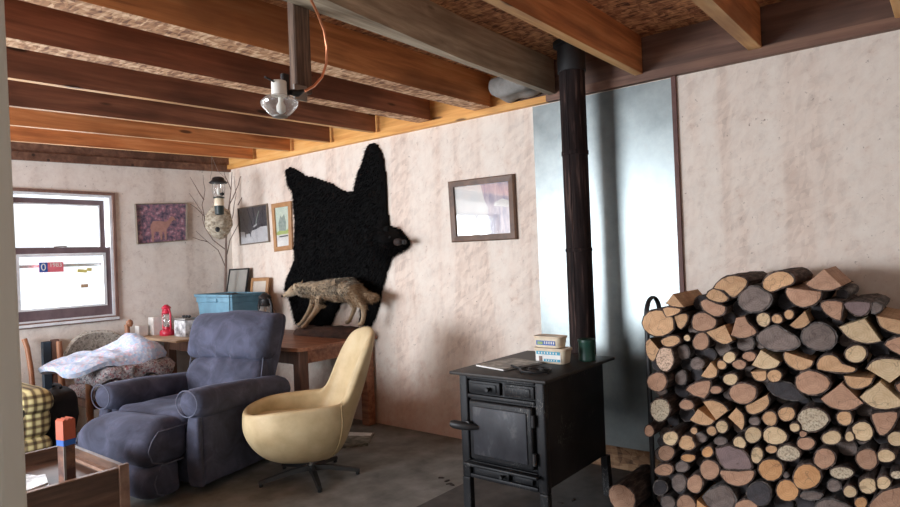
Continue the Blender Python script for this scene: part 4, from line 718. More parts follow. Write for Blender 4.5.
# ceiling deck follows the joists
bm = new(); nx, ny = 14, 14
g = [[(XL-.1+(XW+.2-XL)*i/nx, YB-.1+(YW+.2-YB)*j/ny) for j in range(ny+1)] for i in range(nx+1)]
lo = [[bm.verts.new((x, y, zb(x, y)+.235)) for x, y in r] for r in g]; hi = [[bm.verts.new((x, y, zb(x, y)+.26)) for x, y in r] for r in g]
for i in range(nx):
    for j in range(ny):
        bm.faces.new((lo[i][j], lo[i][j+1], lo[i+1][j+1], lo[i+1][j])); bm.faces.new((hi[i][j], hi[i+1][j], hi[i+1][j+1], hi[i][j+1]))
struct('ceiling', bm, 'ceil', smooth=False, keep=True)
# plates and rim boards on top of the walls
struct('trim_1', bx((3.805, 2.16, 2.455), (3.97, YW+.12, 2.50)), 'plate', smooth=False)
struct('trim_2', bx((3.80, YB, 2.455), (3.97, 2.16, 2.51)), 'plate_dark', smooth=False)
struct('trim_3', bx((3.85, 2.45, 2.50), (3.97, YW+.12, 2.75)), 'plate', smooth=False)
struct('trim_4', bx((3.83, YB, 2.51), (3.97, 2.45, 2.76)), 'plate_dark', smooth=False)
def slant(y0, y1, za, zc): 
    bm = new(); f = lambda x, y, z: bm.verts.new((x, y, z-drop(x, YW)))
    r = []
    for x in (XL, XW): r.append([f(x, y0, za), f(x, y1, za), f(x, y1, zc), f(x, y0, zc)])
    ring_faces(bm, r); bm.faces.new(r[0][::-1]); bm.faces.new(r[1]); return bm
struct('trim_5', slant(YW-.035, YW+.12, 2.43, 2.50), 'plate_dark', smooth=False)
struct('trim_6', slant(YW, YW+.12, 2.50, 2.75), 'plate_dark', smooth=False)
struct('trim_7', bx((XL-.1, YB, 2.33), (XL, YW, 2.75)), 'plate_dark', smooth=False)
struct('trim_8', bx((XL, YB-.1, 2.44), (XW, YB, 2.76)), 'plate_dark', smooth=False)
# bare strand board behind the foot of the steel sheet
struct('baseboard_right', bx((3.825, 1.30, 0), (3.85, 2.29, .15)), 'osb_low', smooth=False)
# brown strip beside the steel sheet
struct('trim_9', bx((3.83, 1.288, .1), (3.85, 1.314, 2.455)), 'reddish_strip', smooth=False)
# pale door post close to the camera, with the bolt hole of a latch
bm = bx((-.50, .97, 0), (.245, 1.05, 2.6), .004, 1)
post = struct('trim_10', bm, 'cream_paint', smooth=False)
bm = bx((.256, .955, 0), (.286, 1.062, 2.6), .005, 2)
for v in bm.verts: v.co.x += .005-.008*(v.co.z-1.0)
struct('trim_11', bm, 'cream_paint', smooth=False)
bm = new(); c = at(20.3, 413.5, 1, .968)
for px, py, r in ((20.3, 413.8, .0055), (14.2, 415.3, .0035)):
    c = at(px, py, 1, .9695); rr = [bm.verts.new(c+Vector((r*math.cos(k*math.pi/5)*random.uniform(.75, 1.15), 0, r*1.25*math.sin(k*math.pi/5)*random.uniform(.75, 1.15)))) for k in range(10)]
    r2 = [bm.verts.new(v.co+Vector((0, -.0012, 0))) for v in rr]; ring_faces(bm, [rr, r2]); bm.faces.new(r2)
obj('latch_hole', bm, 'black', post)
# windows
def win(name, x0, x1, z0, z1, y, detail=True):
    w = thing(name, None, None, (0, 0, 0)); w['kind'] = 'structure'
    def fr(nm, a0, a1, b0, b1, t, tb, ya, yb, mat, par=w):
        bm = new(); box(bm, (a0, ya, b0), (a0+t, yb, b1)); box(bm, (a1-t, ya, b0), (a1, yb, b1))
        box(bm, (a0+t, ya, b1-t), (a1-t, yb, b1)); box(bm, (a0+t, ya, b0), (a1-t, yb, b0+tb)); return obj(nm, bm, mat, par, smooth=False)
    fr('window_trim', x0-.025, x1+.025, z0-.03, z1+.025, .026, .045, y-.022, y+.002, 'brown_trim')
    fr('window_frame', x0, x1, z0, z1, .022, .03, y, y+.11, 'white_vinyl')
    zm = z0+(z1-z0)*.555
    u = fr('upper_sash', x0+.022, x1-.045, zm-.02, z1-.045, .045, .035, y+.055, y+.085, 'maroon')
    l = fr('lower_sash', x0+.02, x1-.012, z0+.03, zm+.025, .052, .085, y+.012, y+.045, 'maroon')
    fr('inner_bead', x0+.066, x1-.088, zm+.015, z1-.09, .014, .014, y+.05, y+.062, 'white_vinyl', u)
    fr('inner_bead', x0+.072, x1-.066, z0+.115, zm-.028, .026, .018, y+.006, y+.03, 'white_vinyl', l)
    obj('pane', bx((x0+.06, y+.068, zm), (x1-.08, y+.071, z1-.08)), 'pane', u, smooth=False)
    obj('pane', bx((x0+.065, y+.028, z0+.11), (x1-.06, y+.031, zm)), 'pane', l, smooth=False)
    obj('screen_rail', bx((x0+.03, y+.088, zm-.145), (x1-.03, y+.1, zm-.12)), 'pewter', w, smooth=False)
    obj('sash_lock', tube(new(), [(x0+.36, y+.01, zm+.03), (x0+.43, y-.004, zm+.036), (x0+.46, y+.0, zm+.032)], .007, 8), 'pewter', w)
    obj('sill', bx((x0-.02, y-.04, z0-.02), (x1+.02, y+.03, z0+.004), .004), 'white_vinyl', w, smooth=False)
    return w, l, zm
w1, lsash, zm1 = win('window_1', 1.76, 2.615, .985, 2.115, YW)
# stickers on the lower pane
st = tag(obj('window_sticker', None or (lambda b: (box(b, (1.995, 6.105, 1.425), (2.185, 6.107, 1.51), mi=0), box(b, (2.062, 6.1035, 1.458), (2.183, 6.105, 1.508), mi=0),
     box(b, (1.997, 6.103, 1.428), (2.06, 6.105, 1.508), mi=1), b)[-1])(new()), ['sred', 'lblue', 'lwhite'], smooth=False),
     'red white and blue sticker on the middle of the lower window pane', 'sticker')
def text(name, s, loc, size, mat, parent, rot=(math.radians(90), 0, 0), ext=.0006):
    c = bpy.data.curves.new(name, 'FONT'); c.body = s; c.size = size; c.extrude = ext; c.align_x = 'CENTER'; c.align_y = 'CENTER'
    t = bpy.data.objects.new(name+'_tmp', c); S.collection.objects.link(t); dg = bpy.context.evaluated_depsgraph_get()
    me = bpy.data.meshes.new_from_object(t.evaluated_get(dg)); bpy.data.objects.remove(t)
    me.materials.clear(); me.materials.append(M[mat]); o = bpy.data.objects.new(name, me); S.collection.objects.link(o)
    o.parent = parent; o.rotation_euler = rot; o.location = Vector(loc)-(parent.location if parent else Vector()); return o
text('numeral', '0', (2.028, 6.102, 1.467), .085, 'lwhite', st)
text('lettering', '1983', (2.123, 6.1025, 1.484), .05, 'lwhite', st)
ys = new()
for a, b, z in ((2.30, 2.38, 1.425), (2.38, 2.42, 1.435)): box(ys, (a, 6.118, z-.014), (b, 6.12, z+.014), rot=Matrix.Rotation(.1, 3, 'Y'))
tag(obj('window_sticker', ys, 'yellow', smooth=False), 'small yellow sticker near the right side of the lower window pane', 'sticker')
tag(obj('window_sticker', bx((2.325, 6.118, 1.275), (2.385, 6.12, 1.305)), 'table_light', smooth=False), 'small brown sticker low on the lower window pane, below the yellow one', 'sticker')
def plainwin(name, ax, pos, a0, a1, z0, z1, mull=1):
    w = thing(name, None, None); w['kind'] = 'structure'; bm = new()
    def b_(a, b, c, d, e=0, f=.05):
        if ax == 0: box(bm, (pos-f, a, c), (pos+e, b, d))
        else: box(bm, (a, pos-f, c), (b, pos+e, d))
    b_(a0, a0+.05, z0, z1); b_(a1-.05, a1, z0, z1); b_(a0+.05, a1-.05, z0, z0+.05); b_(a0+.05, a1-.05, z1-.05, z1)
    for k in range(mull):
        m = a0+(a1-a0)*(k+1)/(mull+1); b_(m-.02, m+.02, z0+.05, z1-.05)
    obj('window_frame', bm, 'maroon', w, smooth=False)
    bm = bx((pos-.03, a0+.04, z0+.04), (pos-.027, a1-.04, z1-.04)) if ax == 0 else bx((a0+.04, pos-.03, z0+.04), (a1-.04, pos-.027, z1-.04))
    obj('pane', bm, 'pane', w, smooth=False)
plainwin('window_2', 1, YW+.08, -1.35, -.15, 1.02, 2.12)
plainwin('window_3', 0, XL, 3.1, 5.5, .45, 2.15, 1)
plainwin('window_4', 0, XL, .3, 1.7, .9, 2.1)
plainwin('window_5', 1, YB, .4, 2.0, .9, 2.1)

# joists ------------------------------------------------------------
def joist(yw, w, mat, label, x0=XL, x1=3.80, dz=0):
    bm = new(); rings = []
    for k in range(9):
        x = x0+(x1-x0)*k/8; z = zb(x, yw)+dz; t = zb(x, yw)+.234
        rings.append([bm.verts.new((x, yw, z)), bm.verts.new((x, yw+w, z)), bm.verts.new((x, yw+w, t)), bm.verts.new((x, yw, t))])
    ring_faces(bm, rings); bm.faces.new(rings[0][::-1]); bm.faces.new(rings[-1])
    es = [e for e in bm.edges if abs((e.verts[0].co-e.verts[1].co).normalized().x) > .9 and min(v.co.z for v in e.verts) < zb(e.verts[0].co.x, yw)+dz+.01]
    bmesh.ops.bevel(bm, geom=es, offset=.004, segments=1, affect='EDGES')
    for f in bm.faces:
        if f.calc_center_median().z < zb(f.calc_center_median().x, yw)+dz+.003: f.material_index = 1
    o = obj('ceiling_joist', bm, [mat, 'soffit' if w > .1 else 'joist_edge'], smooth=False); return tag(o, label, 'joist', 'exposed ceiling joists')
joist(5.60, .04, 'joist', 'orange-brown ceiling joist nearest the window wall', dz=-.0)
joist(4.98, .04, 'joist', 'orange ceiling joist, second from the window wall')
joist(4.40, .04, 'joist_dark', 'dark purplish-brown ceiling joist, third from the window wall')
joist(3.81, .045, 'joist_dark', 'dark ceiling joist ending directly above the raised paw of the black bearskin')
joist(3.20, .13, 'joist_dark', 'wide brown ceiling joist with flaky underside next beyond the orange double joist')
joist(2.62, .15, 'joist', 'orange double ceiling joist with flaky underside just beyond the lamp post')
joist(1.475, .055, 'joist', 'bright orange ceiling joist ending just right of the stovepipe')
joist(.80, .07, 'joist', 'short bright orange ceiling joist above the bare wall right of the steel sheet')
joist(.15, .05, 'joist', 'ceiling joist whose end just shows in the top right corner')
bm = new(); P_ = [(3.80, 2.085), (3.80, 2.135), (2.57, 2.117), (XL, 2.10), (XL, 1.9), (1.2, 1.93), (2.0, 2.01), (2.75, 2.07)]
prism(bm, P_, 2, 2.495, 2.73)
tag(obj('ceiling_joist', bm, 'joist_grey', smooth=False), 'weathered grey ceiling joist the old lamp post hangs from', 'joist', 'exposed ceiling joists')
tag(obj('ceiling_joist', bx((XL, 5.98, 2.33), (3.80, 6.02, 2.45)), 'joist_dark', smooth=False), 'low dark board running along the top of the window wall', 'board') if False else None
bm = puff((3.70, 2.33, 2.57), (.28, .33, .14), .06, 6, nz=.02, nsc=9)
tag(obj('insulation_roll', bm, 'insul'), 'dusty grey insulation roll tucked in the joist bay left of the stovepipe', 'insulation')

# galvanised sheet, bowed slightly where it passes behind the pipe
bm = new(); n = 28; rf = []; rb = []
for k in range(n+1):
    y = 1.315+(2.29-1.315)*k/n
    x = 3.838-.006*math.sin(math.pi*(k/n))
    rf.append([bm.verts.new((x, y, z)) for z in (.135, .8, 1.5, 2.447)]); rb.append([bm.verts.new((3.848, y, z)) for z in (.135, .8, 1.5, 2.447)])
ring_faces(bm, rf, closed=False); ring_faces(bm, rb, closed=False)
for a, b in zip(rf, rf[1:]): pass
for i in (0, n): ring_faces(bm, [rf[i], rb[i]], closed=False)
for j in (0, 3): ring_faces(bm, [[r[j] for r in rf], [r[j] for r in rb]], closed=False)
o = obj('steel_sheet', bm, 'steel'); tag(o, 'tall galvanised steel heat shield sheet on the wall behind the stovepipe', 'metal sheet')
bm = new()
for y in (1.40, 1.86, 2.2):
    for z in (.3, 1.0, 1.7, 2.3): lathe(bm, [(.006, 0), (.005, .003)], (0, 0, 0), 8)
bm.free()
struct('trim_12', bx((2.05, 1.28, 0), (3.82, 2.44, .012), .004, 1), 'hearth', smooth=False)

# =====================================================================
# WOOD STOVE
# =====================================================================
sx0, sx1, sy0, sy1 = 2.70, 3.40, 1.605, 2.135
stove = thing('wood_stove', 'black cast iron wood stove with a square door in front of the steel sheet', 'stove', (3.05, 1.87, .012))
SO = Vector((3.05, 1.87, .012))
def sob(name, bm, mat, par=None, **k):
    bmesh.ops.translate(bm, verts=bm.verts, vec=-SO); return obj(name, bm, mat, par or stove, **k)
bm = bx((sx0+.01, sy0+.02, .235), (sx1, sy1-.02, .782), .012, 2); sob('firebox', bm, 'stove')
bm = bx((2.655, 1.575, .782), (3.455, 2.175, .80), .006, 2); sob('top_plate', bm, 'stove_top')
bm = new()   # front surround: corner columns and rails
for y in (sy0, sy1-.055): box(bm, (sx0-.012, y, .225), (sx0+.03, y+.055, .782), .010, 3)
for z, h in ((.66, .022), (.305, .02), (.232, .022), (.762, .018)): box(bm, (sx0-.014, sy0+.055, z), (sx0+.014, sy1-.055, z+h), .005, 2)
sob('front_frame', bm, 'stove')
bm = new()
for a, b in ((1.665, 1.845), (1.870, 2.072)): 
    box(bm, (sx0-.010, a, .688), (sx0+.012, b, .755), .006, 2); box(bm, (sx0-.016, a+.02, .700), (sx0-.006, b-.02, .743), .004, 2)
sob('upper_panel', bm, 'stove')
dr = sob('stove_door', bx((sx0-.028, 1.672, .34), (sx0+.005, 2.062, .652), .010, 3), 'stove')
sob('door_panel', bx((sx0-.036, 1.70, .368), (sx0-.022, 2.034, .624), .007, 2), 'stove_panel', dr)
bm = new()
for z in (.40, .59): tube(bm, [(sx0-.03, 1.662, z-.03), (sx0-.03, 1.662, z+.03)], .011, 10)
sob('hinge', bm, 'dark_metal', dr)
bm = tube(new(), [(sx0-.03, 2.00, .515), (sx0-.06, 2.03, .520), (sx0-.085, 2.08, .527), (sx0-.09, 2.115, .530), (sx0-.095, 2.135, .532)], [.012, .019, .023, .023, .016], 12)
tube(bm, [(sx0-.02, 2.05, .52), (sx0-.07, 2.05, .53)], .02, 12)
sob('door_handle', bm, 'dark_metal', dr)
bm = new(); box(bm, (sx0-.012, 1.69, .258), (sx0+.01, 1.80, .298), .005, 2); box(bm, (sx0-.016, 1.83, .256), (sx0+.01, 2.05, .300), .006, 2)
dp = sob('ash_door', bm, 'stove')
sob('damper_knob', tube(new(), [(sx0-.02, 1.86, .279), (sx0-.04, 1.86, .279), (sx0-.05, 1.86, .279)], [.006, .012, .009], 10), 'dark_metal', dp)
sob('damper_knob', tube(new(), [(sx0-.01, 1.93, .72), (sx0-.035, 1.93, .72), (sx0-.045, 1.93, .72)], [.006, .013, .010], 10), 'dark_metal')
sob('ash_lip', bx((2.645, 1.64, .305), (sx0, 2.10, .322), .006, 2), 'stove')
for x, y in ((sx0+.02, sy0+.02), (sx0+.02, sy1-.02), (sx1-.03, sy0+.02), (sx1-.03, sy1-.02)):
    bm = new()
    if x < 3: box(bm, (sx0-.012, (sy0 if y < 1.87 else sy1-.05), .0125), (sx0+.028, (sy0+.05 if y < 1.87 else sy1), .228), .006, 2)
    else: prism(bm, [(sy0 if y < 1.87 else sy1-.04, .24), (sy0+.04 if y < 1.87 else sy1, .24), (sy0+.03 if y < 1.87 else sy1+.01, .0125), (sy0-.01 if y < 1.87 else sy1-.03, .0125)], 0, sx1-.045, sx1)
    sob('leg', bm, 'stove', smooth=False)
# pipe
PO = Vector((3.57, at(577.5, 215, 0, 3.57).y, .80)); PR = .080
pipe = thing('stovepipe', 'dark rusty stovepipe rising behind the stove to the ceiling', 'pipe', PO)
bm = new(); prof = []
for z, r in ((-.30, PR), (.62, PR), (.622, PR+.004), (.64, PR+.004), (.642, PR-.001), (1.22, PR-.001), (1.222, PR+.004), (1.245, PR+.004), (1.25, PR), (1.93, PR)): prof.append((r, z))
lathe(bm, prof, (0, 0, 0), 32); obj('pipe_wall', bm, 'pipe', pipe)
obj('elbow', tube(new(), [(0, 0, -.30), (-.01, 0, -.36), (-.05, 0, -.40), (-.168, 0, -.40)], PR, 20), 'pipe', pipe)
obj('seam', bx((-PR-.003, -.004, .03), (-PR+.002, .004, 1.93)), 'pipe', pipe, smooth=False)
obj('ceiling_collar', lathe(new(), [(PR+.004, 1.74), (PR+.007, 1.742), (PR+.007, 1.90), (PR+.03, 1.905), (PR+.03, 1.93)], (0, 0, 0), 32), 'black', pipe)

# things on the stove
def tub(name, label, x0, x1, y0, y1, z, h, lab, th=.0):
    t = thing(name, label, 'tub', ((x0+x1)/2, (y0+y1)/2, z), 0, None); w, d = (x1-x0)/2, (y1-y0)/2
    def rr(s, zz, r=.028):
        out = []
        for cx, cy, a0 in ((w*s-r, d*s-r, 0), (-w*s+r, d*s-r, 90), (-w*s+r, -d*s+r, 180), (w*s-r, -d*s+r, 270)):
            for k in range(6):
                a = math.radians(a0+18*k); out.append((cx+r*math.cos(a), cy+r*math.sin(a), zz))
        return out
    bm = new(); rs = [[bm.verts.new(p) for p in rr(s, zz)] for s, zz in ((.86, 0), (.9, .006), (.97, h*.8), (.98, h*.84))]
    ring_faces(bm, rs); bm.faces.new(rs[0][::-1]); bm.faces.new(rs[-1]); obj('tub_body', bm, 'ivory', t)
    bm = new(); rs = [[bm.verts.new(p) for p in rr(s, zz)] for s, zz in ((1.0, h*.80), (1.02, h*.84), (1.02, h*.95), (.98, h*.975), (.95, h*.955))]
    ring_faces(bm, rs); bm.faces.new(rs[0][::-1]); bm.faces.new(rs[-1]); obj('lid', bm, 'ivory_lid', t)
    lab(t, w, d, h); return t
def labelplate(t, w, h, z0, z1, y0, y1, mat, dx=0, name='label_panel', s=.955):
    return obj(name, bx((-w*s-dx-.0015, y0, z0), (-w*s-dx+.004, y1, z1)), mat, t, smooth=False)
RL = (math.radians(90), 0, math.radians(-90))
def lab1(t, w, d, h):
    p = labelplate(t, w, h, .010, h*.74, -d*.74, d*.82, 'lwhite')
    labelplate(p, w, h, .050, .068, -d*.70, d*.76, 'teal', .002, 'colour_band'); labelplate(p, w, h, .012, .026, -d*.70, d*.30, 'teal', .002, 'colour_band')
    labelplate(p, w, h, .012, .040, d*.4, d*.6, 'carton_brown', .002, 'printed_figure')
    for k in range(7): labelplate(p, w, h, .054, .064, d*(.6-.18*k)-.004, d*(.6-.18*k)+.003, 'lwhite', .003, 'printed_letter')
    for k in range(5): labelplate(p, w, h, .0155, .0225, d*(.15-.16*k)-.004, d*(.15-.16*k)+.003, 'lwhite', .003, 'printed_letter')
def lab2(t, w, d, h):
    p = labelplate(t, w, h, .014, h*.60, -d*.62, d*.72, 'lblue')
    labelplate(p, w, h, .018, h*.52, d*.25, d*.62, 'lgreen', .002, 'printed_spot')
    for k in range(5): labelplate(p, w, h, .022, .036, d*(.1-.16*k)-.003, d*(.1-.16*k)+.0035, 'lwhite', .003, 'printed_letter')
tub('plastic_tub', 'ivory plastic tub with teal lettering on the stove, lower of two stacked', 3.085, 3.19, 1.70, 1.905, .80, .088, lab1)
tub('plastic_tub', 'ivory plastic tub with blue label, upper of two stacked on the stove', 3.085, 3.185, 1.725, 1.905, .888, .065, lab2)
can = thing('tin_can', 'dark green metal can on the stove beside the ivory tubs', 'can', (3.27, 1.66, .80))
obj('can_body', lathe(new(), [(.046, 0), (.048, .004), (.047, .01), (.047, .108), (.0485, .112)], (0, 0, 0), 28), 'green', can)
obj('lid', lathe(new(), [(.050, .108), (.050, .120), (.046, .123), (.044, .119)], (0, 0, 0), 28), 'green', can)
bm = new(); Rz = Matrix.Rotation(math.radians(-14), 3, 'Z')
box(bm, (2.80, 1.86, .801), (3.09, 2.09, .812), .001, 1, Rz)
mg = tag(obj('magazine', bm, 'paper_dark', smooth=False), 'folded grey magazine lying on the stove top left of the tubs', 'magazine')
obj('page_edge', box(new(), (-.145, -.113, .002), (.145, -.1155, .009), rot=None), 'paper', mg, smooth=False, loc=(0, 0, 0)).rotation_euler = (0, 0, math.radians(-14))
obj('page_edge', box(new(), (-.1475, -.112, .002), (-.145, .112, .009), rot=None), 'white', mg, smooth=False, loc=(0, 0, 0)).rotation_euler = (0, 0, math.radians(-14))
# iron trivet
tv = thing('trivet', 'flat black iron trivet on the front edge of the stove top', 'trivet', (2.84, 1.74, .80))
bm = new()
ringp = lambda r, z, n=28: [(r*math.cos(2*math.pi*k/n), 1.1*r*math.sin(2*math.pi*k/n), z) for k in range(n+1)]
tube(bm, ringp(.075, .012), .006, 8, False); tube(bm, ringp(.035, .012), .005, 8, False)
for k in range(6):
    a = k*math.pi/3; tube(bm, [(.035*math.cos(a), .038*math.sin(a), .012), (.075*math.cos(a), .082*math.sin(a), .012)], .005, 6)
obj('iron_ring', bm, 'dark_metal', tv)
for k in range(3):
    a = k*2.1+.4; obj('foot', tube(new(), [(.07*math.cos(a), .077*math.sin(a), .0), (.07*math.cos(a), .077*math.sin(a), .012)], .006, 8), 'dark_metal', tv)
obj('handle', tube(new(), [(-.01, .08, .012), (.0, .12, .016), (.03, .17, .016)], [.006, .005, .006], 8), 'dark_metal', tv)

# =====================================================================
# TABLE
# =====================================================================
TZ = .765
tb = thing('table', 'long reddish-brown wooden table against the right wall under the bearskin', 'table', (3.42, 5.0, 0))
TO = Vector((3.42, 5.0, 0))
def tob(name, bm, mat, par=None, **k):
    bmesh.ops.translate(bm, verts=bm.verts, vec=-TO); return obj(name, bm, mat, par or tb, **k)
tob('tabletop', prism(new(), [(3.0, 4.05), (3.02, 3.96), (3.08, 3.93), (3.835, 3.93), (3.835, 6.09), (3.0, 6.09)], 2, TZ-.028, TZ), 'table', smooth=False)
tob('apron', bx((3.06, 3.99, TZ-.135), (3.80, 4.015, TZ-.028)), 'table', smooth=False)
tob('apron', bx((3.05, 4.03, TZ-.135), (3.075, 6.03, TZ-.028)), 'table_dark', smooth=False)
for x, y in ((3.04, 3.97), (3.74, 3.97), (3.04, 6.0), (3.74, 6.0)):
    tob('leg', bx((x, y, 0), (x+.085, y+.085, TZ-.028), .005, 1), 'table_dark' if x < 3.5 else 'table', smooth=False)
bd = tag(obj('loose_board', bx((2.76, 5.30, TZ+.0), (3.19, 6.09, TZ+.022), .003, 1), 'table_light', smooth=False), 'pale board lying on the far end of the table under the red lantern', 'board')
BZ = TZ+.022

# items on the far end
def onb(px, py, z=BZ): return at(px, py, 2, z)
c = Vector((2.98, 5.93, BZ))
def lantern(name, label, c, h, mat, glassy=True, rz=0):
    t = thing(name, label, 'lantern', c, rz); k = h/.29
    obj('fuel_tank', lathe(new(), [(.058*k, 0), (.062*k, .006*k), (.062*k, .032*k), (.052*k, .05*k), (.028*k, .056*k), (.026*k, .075*k)], (0, 0, 0), 24), mat, t)
    obj('globe', lathe(new(), [(.024*k, .078*k), (.040*k, .105*k), (.044*k, .13*k), (.036*k, .165*k), (.024*k, .185*k)], (0, 0, 0), 20), 'bulb_glass', t)
    obj('chimney_cap', lathe(new(), [(.026*k, .186*k), (.04*k, .195*k), (.03*k, .205*k), (.028*k, .23*k), (.042*k, .236*k), (.036*k, .25*k), (.012*k, .27*k)], (0, 0, 0), 20), mat, t)
    for s in (-1, 1): obj('side_tube', tube(new(), [(0, s*.05*k, .03*k), (0, s*.068*k, .06*k), (0, s*.068*k, .19*k), (0, s*.055*k, .225*k), (0, s*.03*k, .238*k)], .0085*k, 10), mat, t)
    obj('bail_handle', tube(new(), [(0, -.068*k, .19*k), (.03*k, -.075*k, .14*k), (.05*k, 0, .10*k), (.03*k, .075*k, .14*k), (0, .068*k, .19*k)], .0025*k, 6), 'pewter', t)
    obj('burner', lathe(new(), [(.02*k, .06*k), (.02*k, .08*k), (.01*k, .095*k)], (0, 0, 0), 14), 'pewter', t)
    return t
lantern('kerosene_lantern', 'red kerosene lantern on the far end of the table', (2.95, 5.83, BZ), .31, 'red')
bm = bx((2.88, 5.95, BZ), (3.04, 6.05, BZ+.17), .003, 1); tag(obj('white_box', bm, 'white', smooth=False), 'plain white upright box behind the red lantern', 'box')
bm = bx((2.765, 6.00, BZ), (2.85, 6.08, BZ+.10), .004, 1); tag(obj('white_box', bm, 'white', smooth=False), 'small white cube-shaped box at the very left end of the table', 'box')
pt = thing('printed_tin', 'white tin with grey printed pattern right of the red lantern', 'tin', (3.0, 5.56, BZ))
obj('tin_body', bx((-.07, -.10, 0), (.07, .10, .15), .006, 2), 'paper', pt, smooth=False)
obj('lid', bx((-.073, -.103, .15), (.073, .103, .168), .006, 2), 'pewter', pt)
for y in (-.05, .0, .045):
    obj('knob', lathe(new(), [(.008, .168), (.016, .176), (.014, .188), (.004, .192)], (0, y, 0), 12), 'black', pt)
# tote
tx0, tx1, ty0, ty1, tz1 = 3.20, 3.57, 5.15, 5.76, 1.155
to = thing('plastic_tote', 'large blue plastic tote on the table behind the recliner', 'tote', ((tx0+tx1)/2, (ty0+ty1)/2, TZ))
a, b = (tx1-tx0)/2, (ty1-ty0)/2; H_ = tz1-TZ
def rect(s, z, k=0): return [(-a*s+k, -b*s+k, z), (a*s-k, -b*s+k, z), (a*s-k, b*s-k, z), (-a*s+k, b*s-k, z)]
bm = new(); rs = [[bm.verts.new(p) for p in rect(s, z)] for s, z in ((.84, 0), (.95, H_*.80), (.95, H_*.80), (.99, H_*.81), (.99, H_*.93), (1.04, H_*.94), (1.05, H_), (1.0, H_), (.94, H_*.9), (.80, .02))]
ring_faces(bm, rs); bm.faces.new(rs[0][::-1]); bm.faces.new(rs[-1])
bmesh.ops.bevel(bm, geom=[e for e in bm.edges if abs((e.verts[0].co-e.verts[1].co).normalized().z) > .6], offset=.02, segments=3, affect='EDGES')
obj('tub_body', bm, 'tote', to)
bm = new(); box(bm, (-a*1.0-.012, -.09, H_*.82), (-a*.95, .09, H_*.9), .006, 2); obj('handle', bm, 'tote', to)
tag(obj('dark_cloth', puff((3.39, 5.40, 1.10), (.28, .46, .08), .035, 6, nz=.02, nsc=12), 'cloth_black'), 'dark cloth bundled in the top of the blue tote', 'cloth')
# frames leaning on the wall
def framed(name, label, cat, p00, p10, p11, p01, t, depth, fmat, inner, group=None, out=Vector((-1, 0, 0))):
    """frame from corners (bottom-left, bottom-right, top-right, top-left as seen)"""
    P = [Vector(p) for p in (p00, p10, p11, p01)]; base = (P[0]+P[1])/2
    o = thing(name, label, cat, base, 0, group); P = [p-base for p in P]; c = sum(P, Vector())/4
    u = (P[1]-P[0]).normalized(); v = (P[3]-P[0]).normalized(); n = u.cross(v).normalized()
    if n.dot(out) < 0: n = -n
    I = [P[0]+(u+v)*t, P[1]+(-u+v)*t, P[2]+(-u-v)*t, P[3]+(u-v)*t]
    bm = new(); rs = [[bm.verts.new(p) for p in P], [bm.verts.new(p+n*depth*.8) for p in P], [bm.verts.new(p+(c-p).normalized()*t*.25+n*depth) for p in P],
                      [bm.verts.new(p+n*depth*.9) for p in I], [bm.verts.new(p+n*.002) for p in I]]
    ring_faces(bm, rs); bm.faces.new(rs[0]); obj('frame', bm, fmat, o, smooth=False)
    inner(o, I, u, v, n, depth); return o
def flat(o, name, pts, mat, off, n):
    bm = new(); vs = [bm.verts.new(p+n*off) for p in pts]; bm.faces.new(vs); r = bmesh.ops.extrude_face_region(bm, geom=bm.faces[:])
    bmesh.ops.translate(bm, verts=[e for e in r['geom'] if isinstance(e, bmesh.types.BMVert)], vec=n*.0012)
    return obj(name, bm, mat, o, smooth=False)
def plainfill(mat, glassy=False):
    def f(o, I, u, v, n, d):
        flat(o, 'picture', I, mat, .004, n)
        if glassy: flat(o, 'glass', I, 'pic_glass', d*.5, n)
    return f
M['glassy_grey'] = noisy('faded_backing_board', [(.3, (.36, .35, .31)), (.7, (.48, .46, .42))], 4, rough=.25, bmp=0)
M['pale_print'] = noisy('pale_print', [(.3, (.70, .60, .50)), (.7, (.82, .74, .64))], 5, rough=.4, bmp=0)
framed('picture_frame', 'empty black-framed picture leaning behind the blue tote', 'picture frame', (3.68, 6.09, TZ), (3.68, 5.73, TZ), (3.80, 5.73, 1.385), (3.80, 6.09, 1.38), .014, .015, 'black', plainfill('glassy_grey', True))
framed('picture_frame', 'small pale picture in a light wood frame leaning behind the dark lantern', 'picture frame', (3.72, 5.69, TZ), (3.72, 5.39, TZ), (3.80, 5.39, 1.285), (3.80, 5.69, 1.28), .035, .015, 'oak', plainfill('pale_print', True))
lantern('kerosene_lantern', 'dark metal lantern between the blue tote and the bearskin', (3.45, 4.98, TZ), .42, 'dark_metal')
bm = lathe(new(), [(.03, 0), (.062, .012), (.02, .03)], (0, 0, 0), 16); bm.free()

# =====================================================================
# PICTURES ON THE WALLS
# =====================================================================
M['print_forest'] = noisy('purple_forest_print', [(.34, (.07, .055, .10)), (.48, (.20, .14, .20)), (.60, (.42, .20, .26)), (.72, (.58, .48, .56))], 26, rough=.35, bmp=0, detail=4)
M['deer_tan'] = noisy('pinkish_tan_deer_print', [(.3, (.36, .19, .16)), (.7, (.52, .30, .26))], 20, rough=.4, bmp=0)
M['print_dusk'] = noisy('dark_forest_print', [(.35, (.035, .035, .045)), (.7, (.11, .11, .13))], 14, (1, 5, 1), rough=.3, bmp=0)
M['print_snow'] = noisy('snow_print', [(.3, (.50, .50, .52)), (.7, (.72, .72, .73))], 8, rough=.3, bmp=0)
M['print_sky'] = noisy('pale_green_print', [(.3, (.55, .68, .55)), (.7, (.74, .80, .70))], 12, rough=.3, bmp=0)
M['print_grass'] = noisy('grass_green_print', [(.3, (.30, .42, .10)), (.7, (.52, .60, .22))], 20, rough=.3, bmp=0)
M['print_grey'] = noisy('grey_figure_print', [(.3, (.22, .30, .26)), (.7, (.40, .46, .42))], 30, rough=.3, bmp=0)
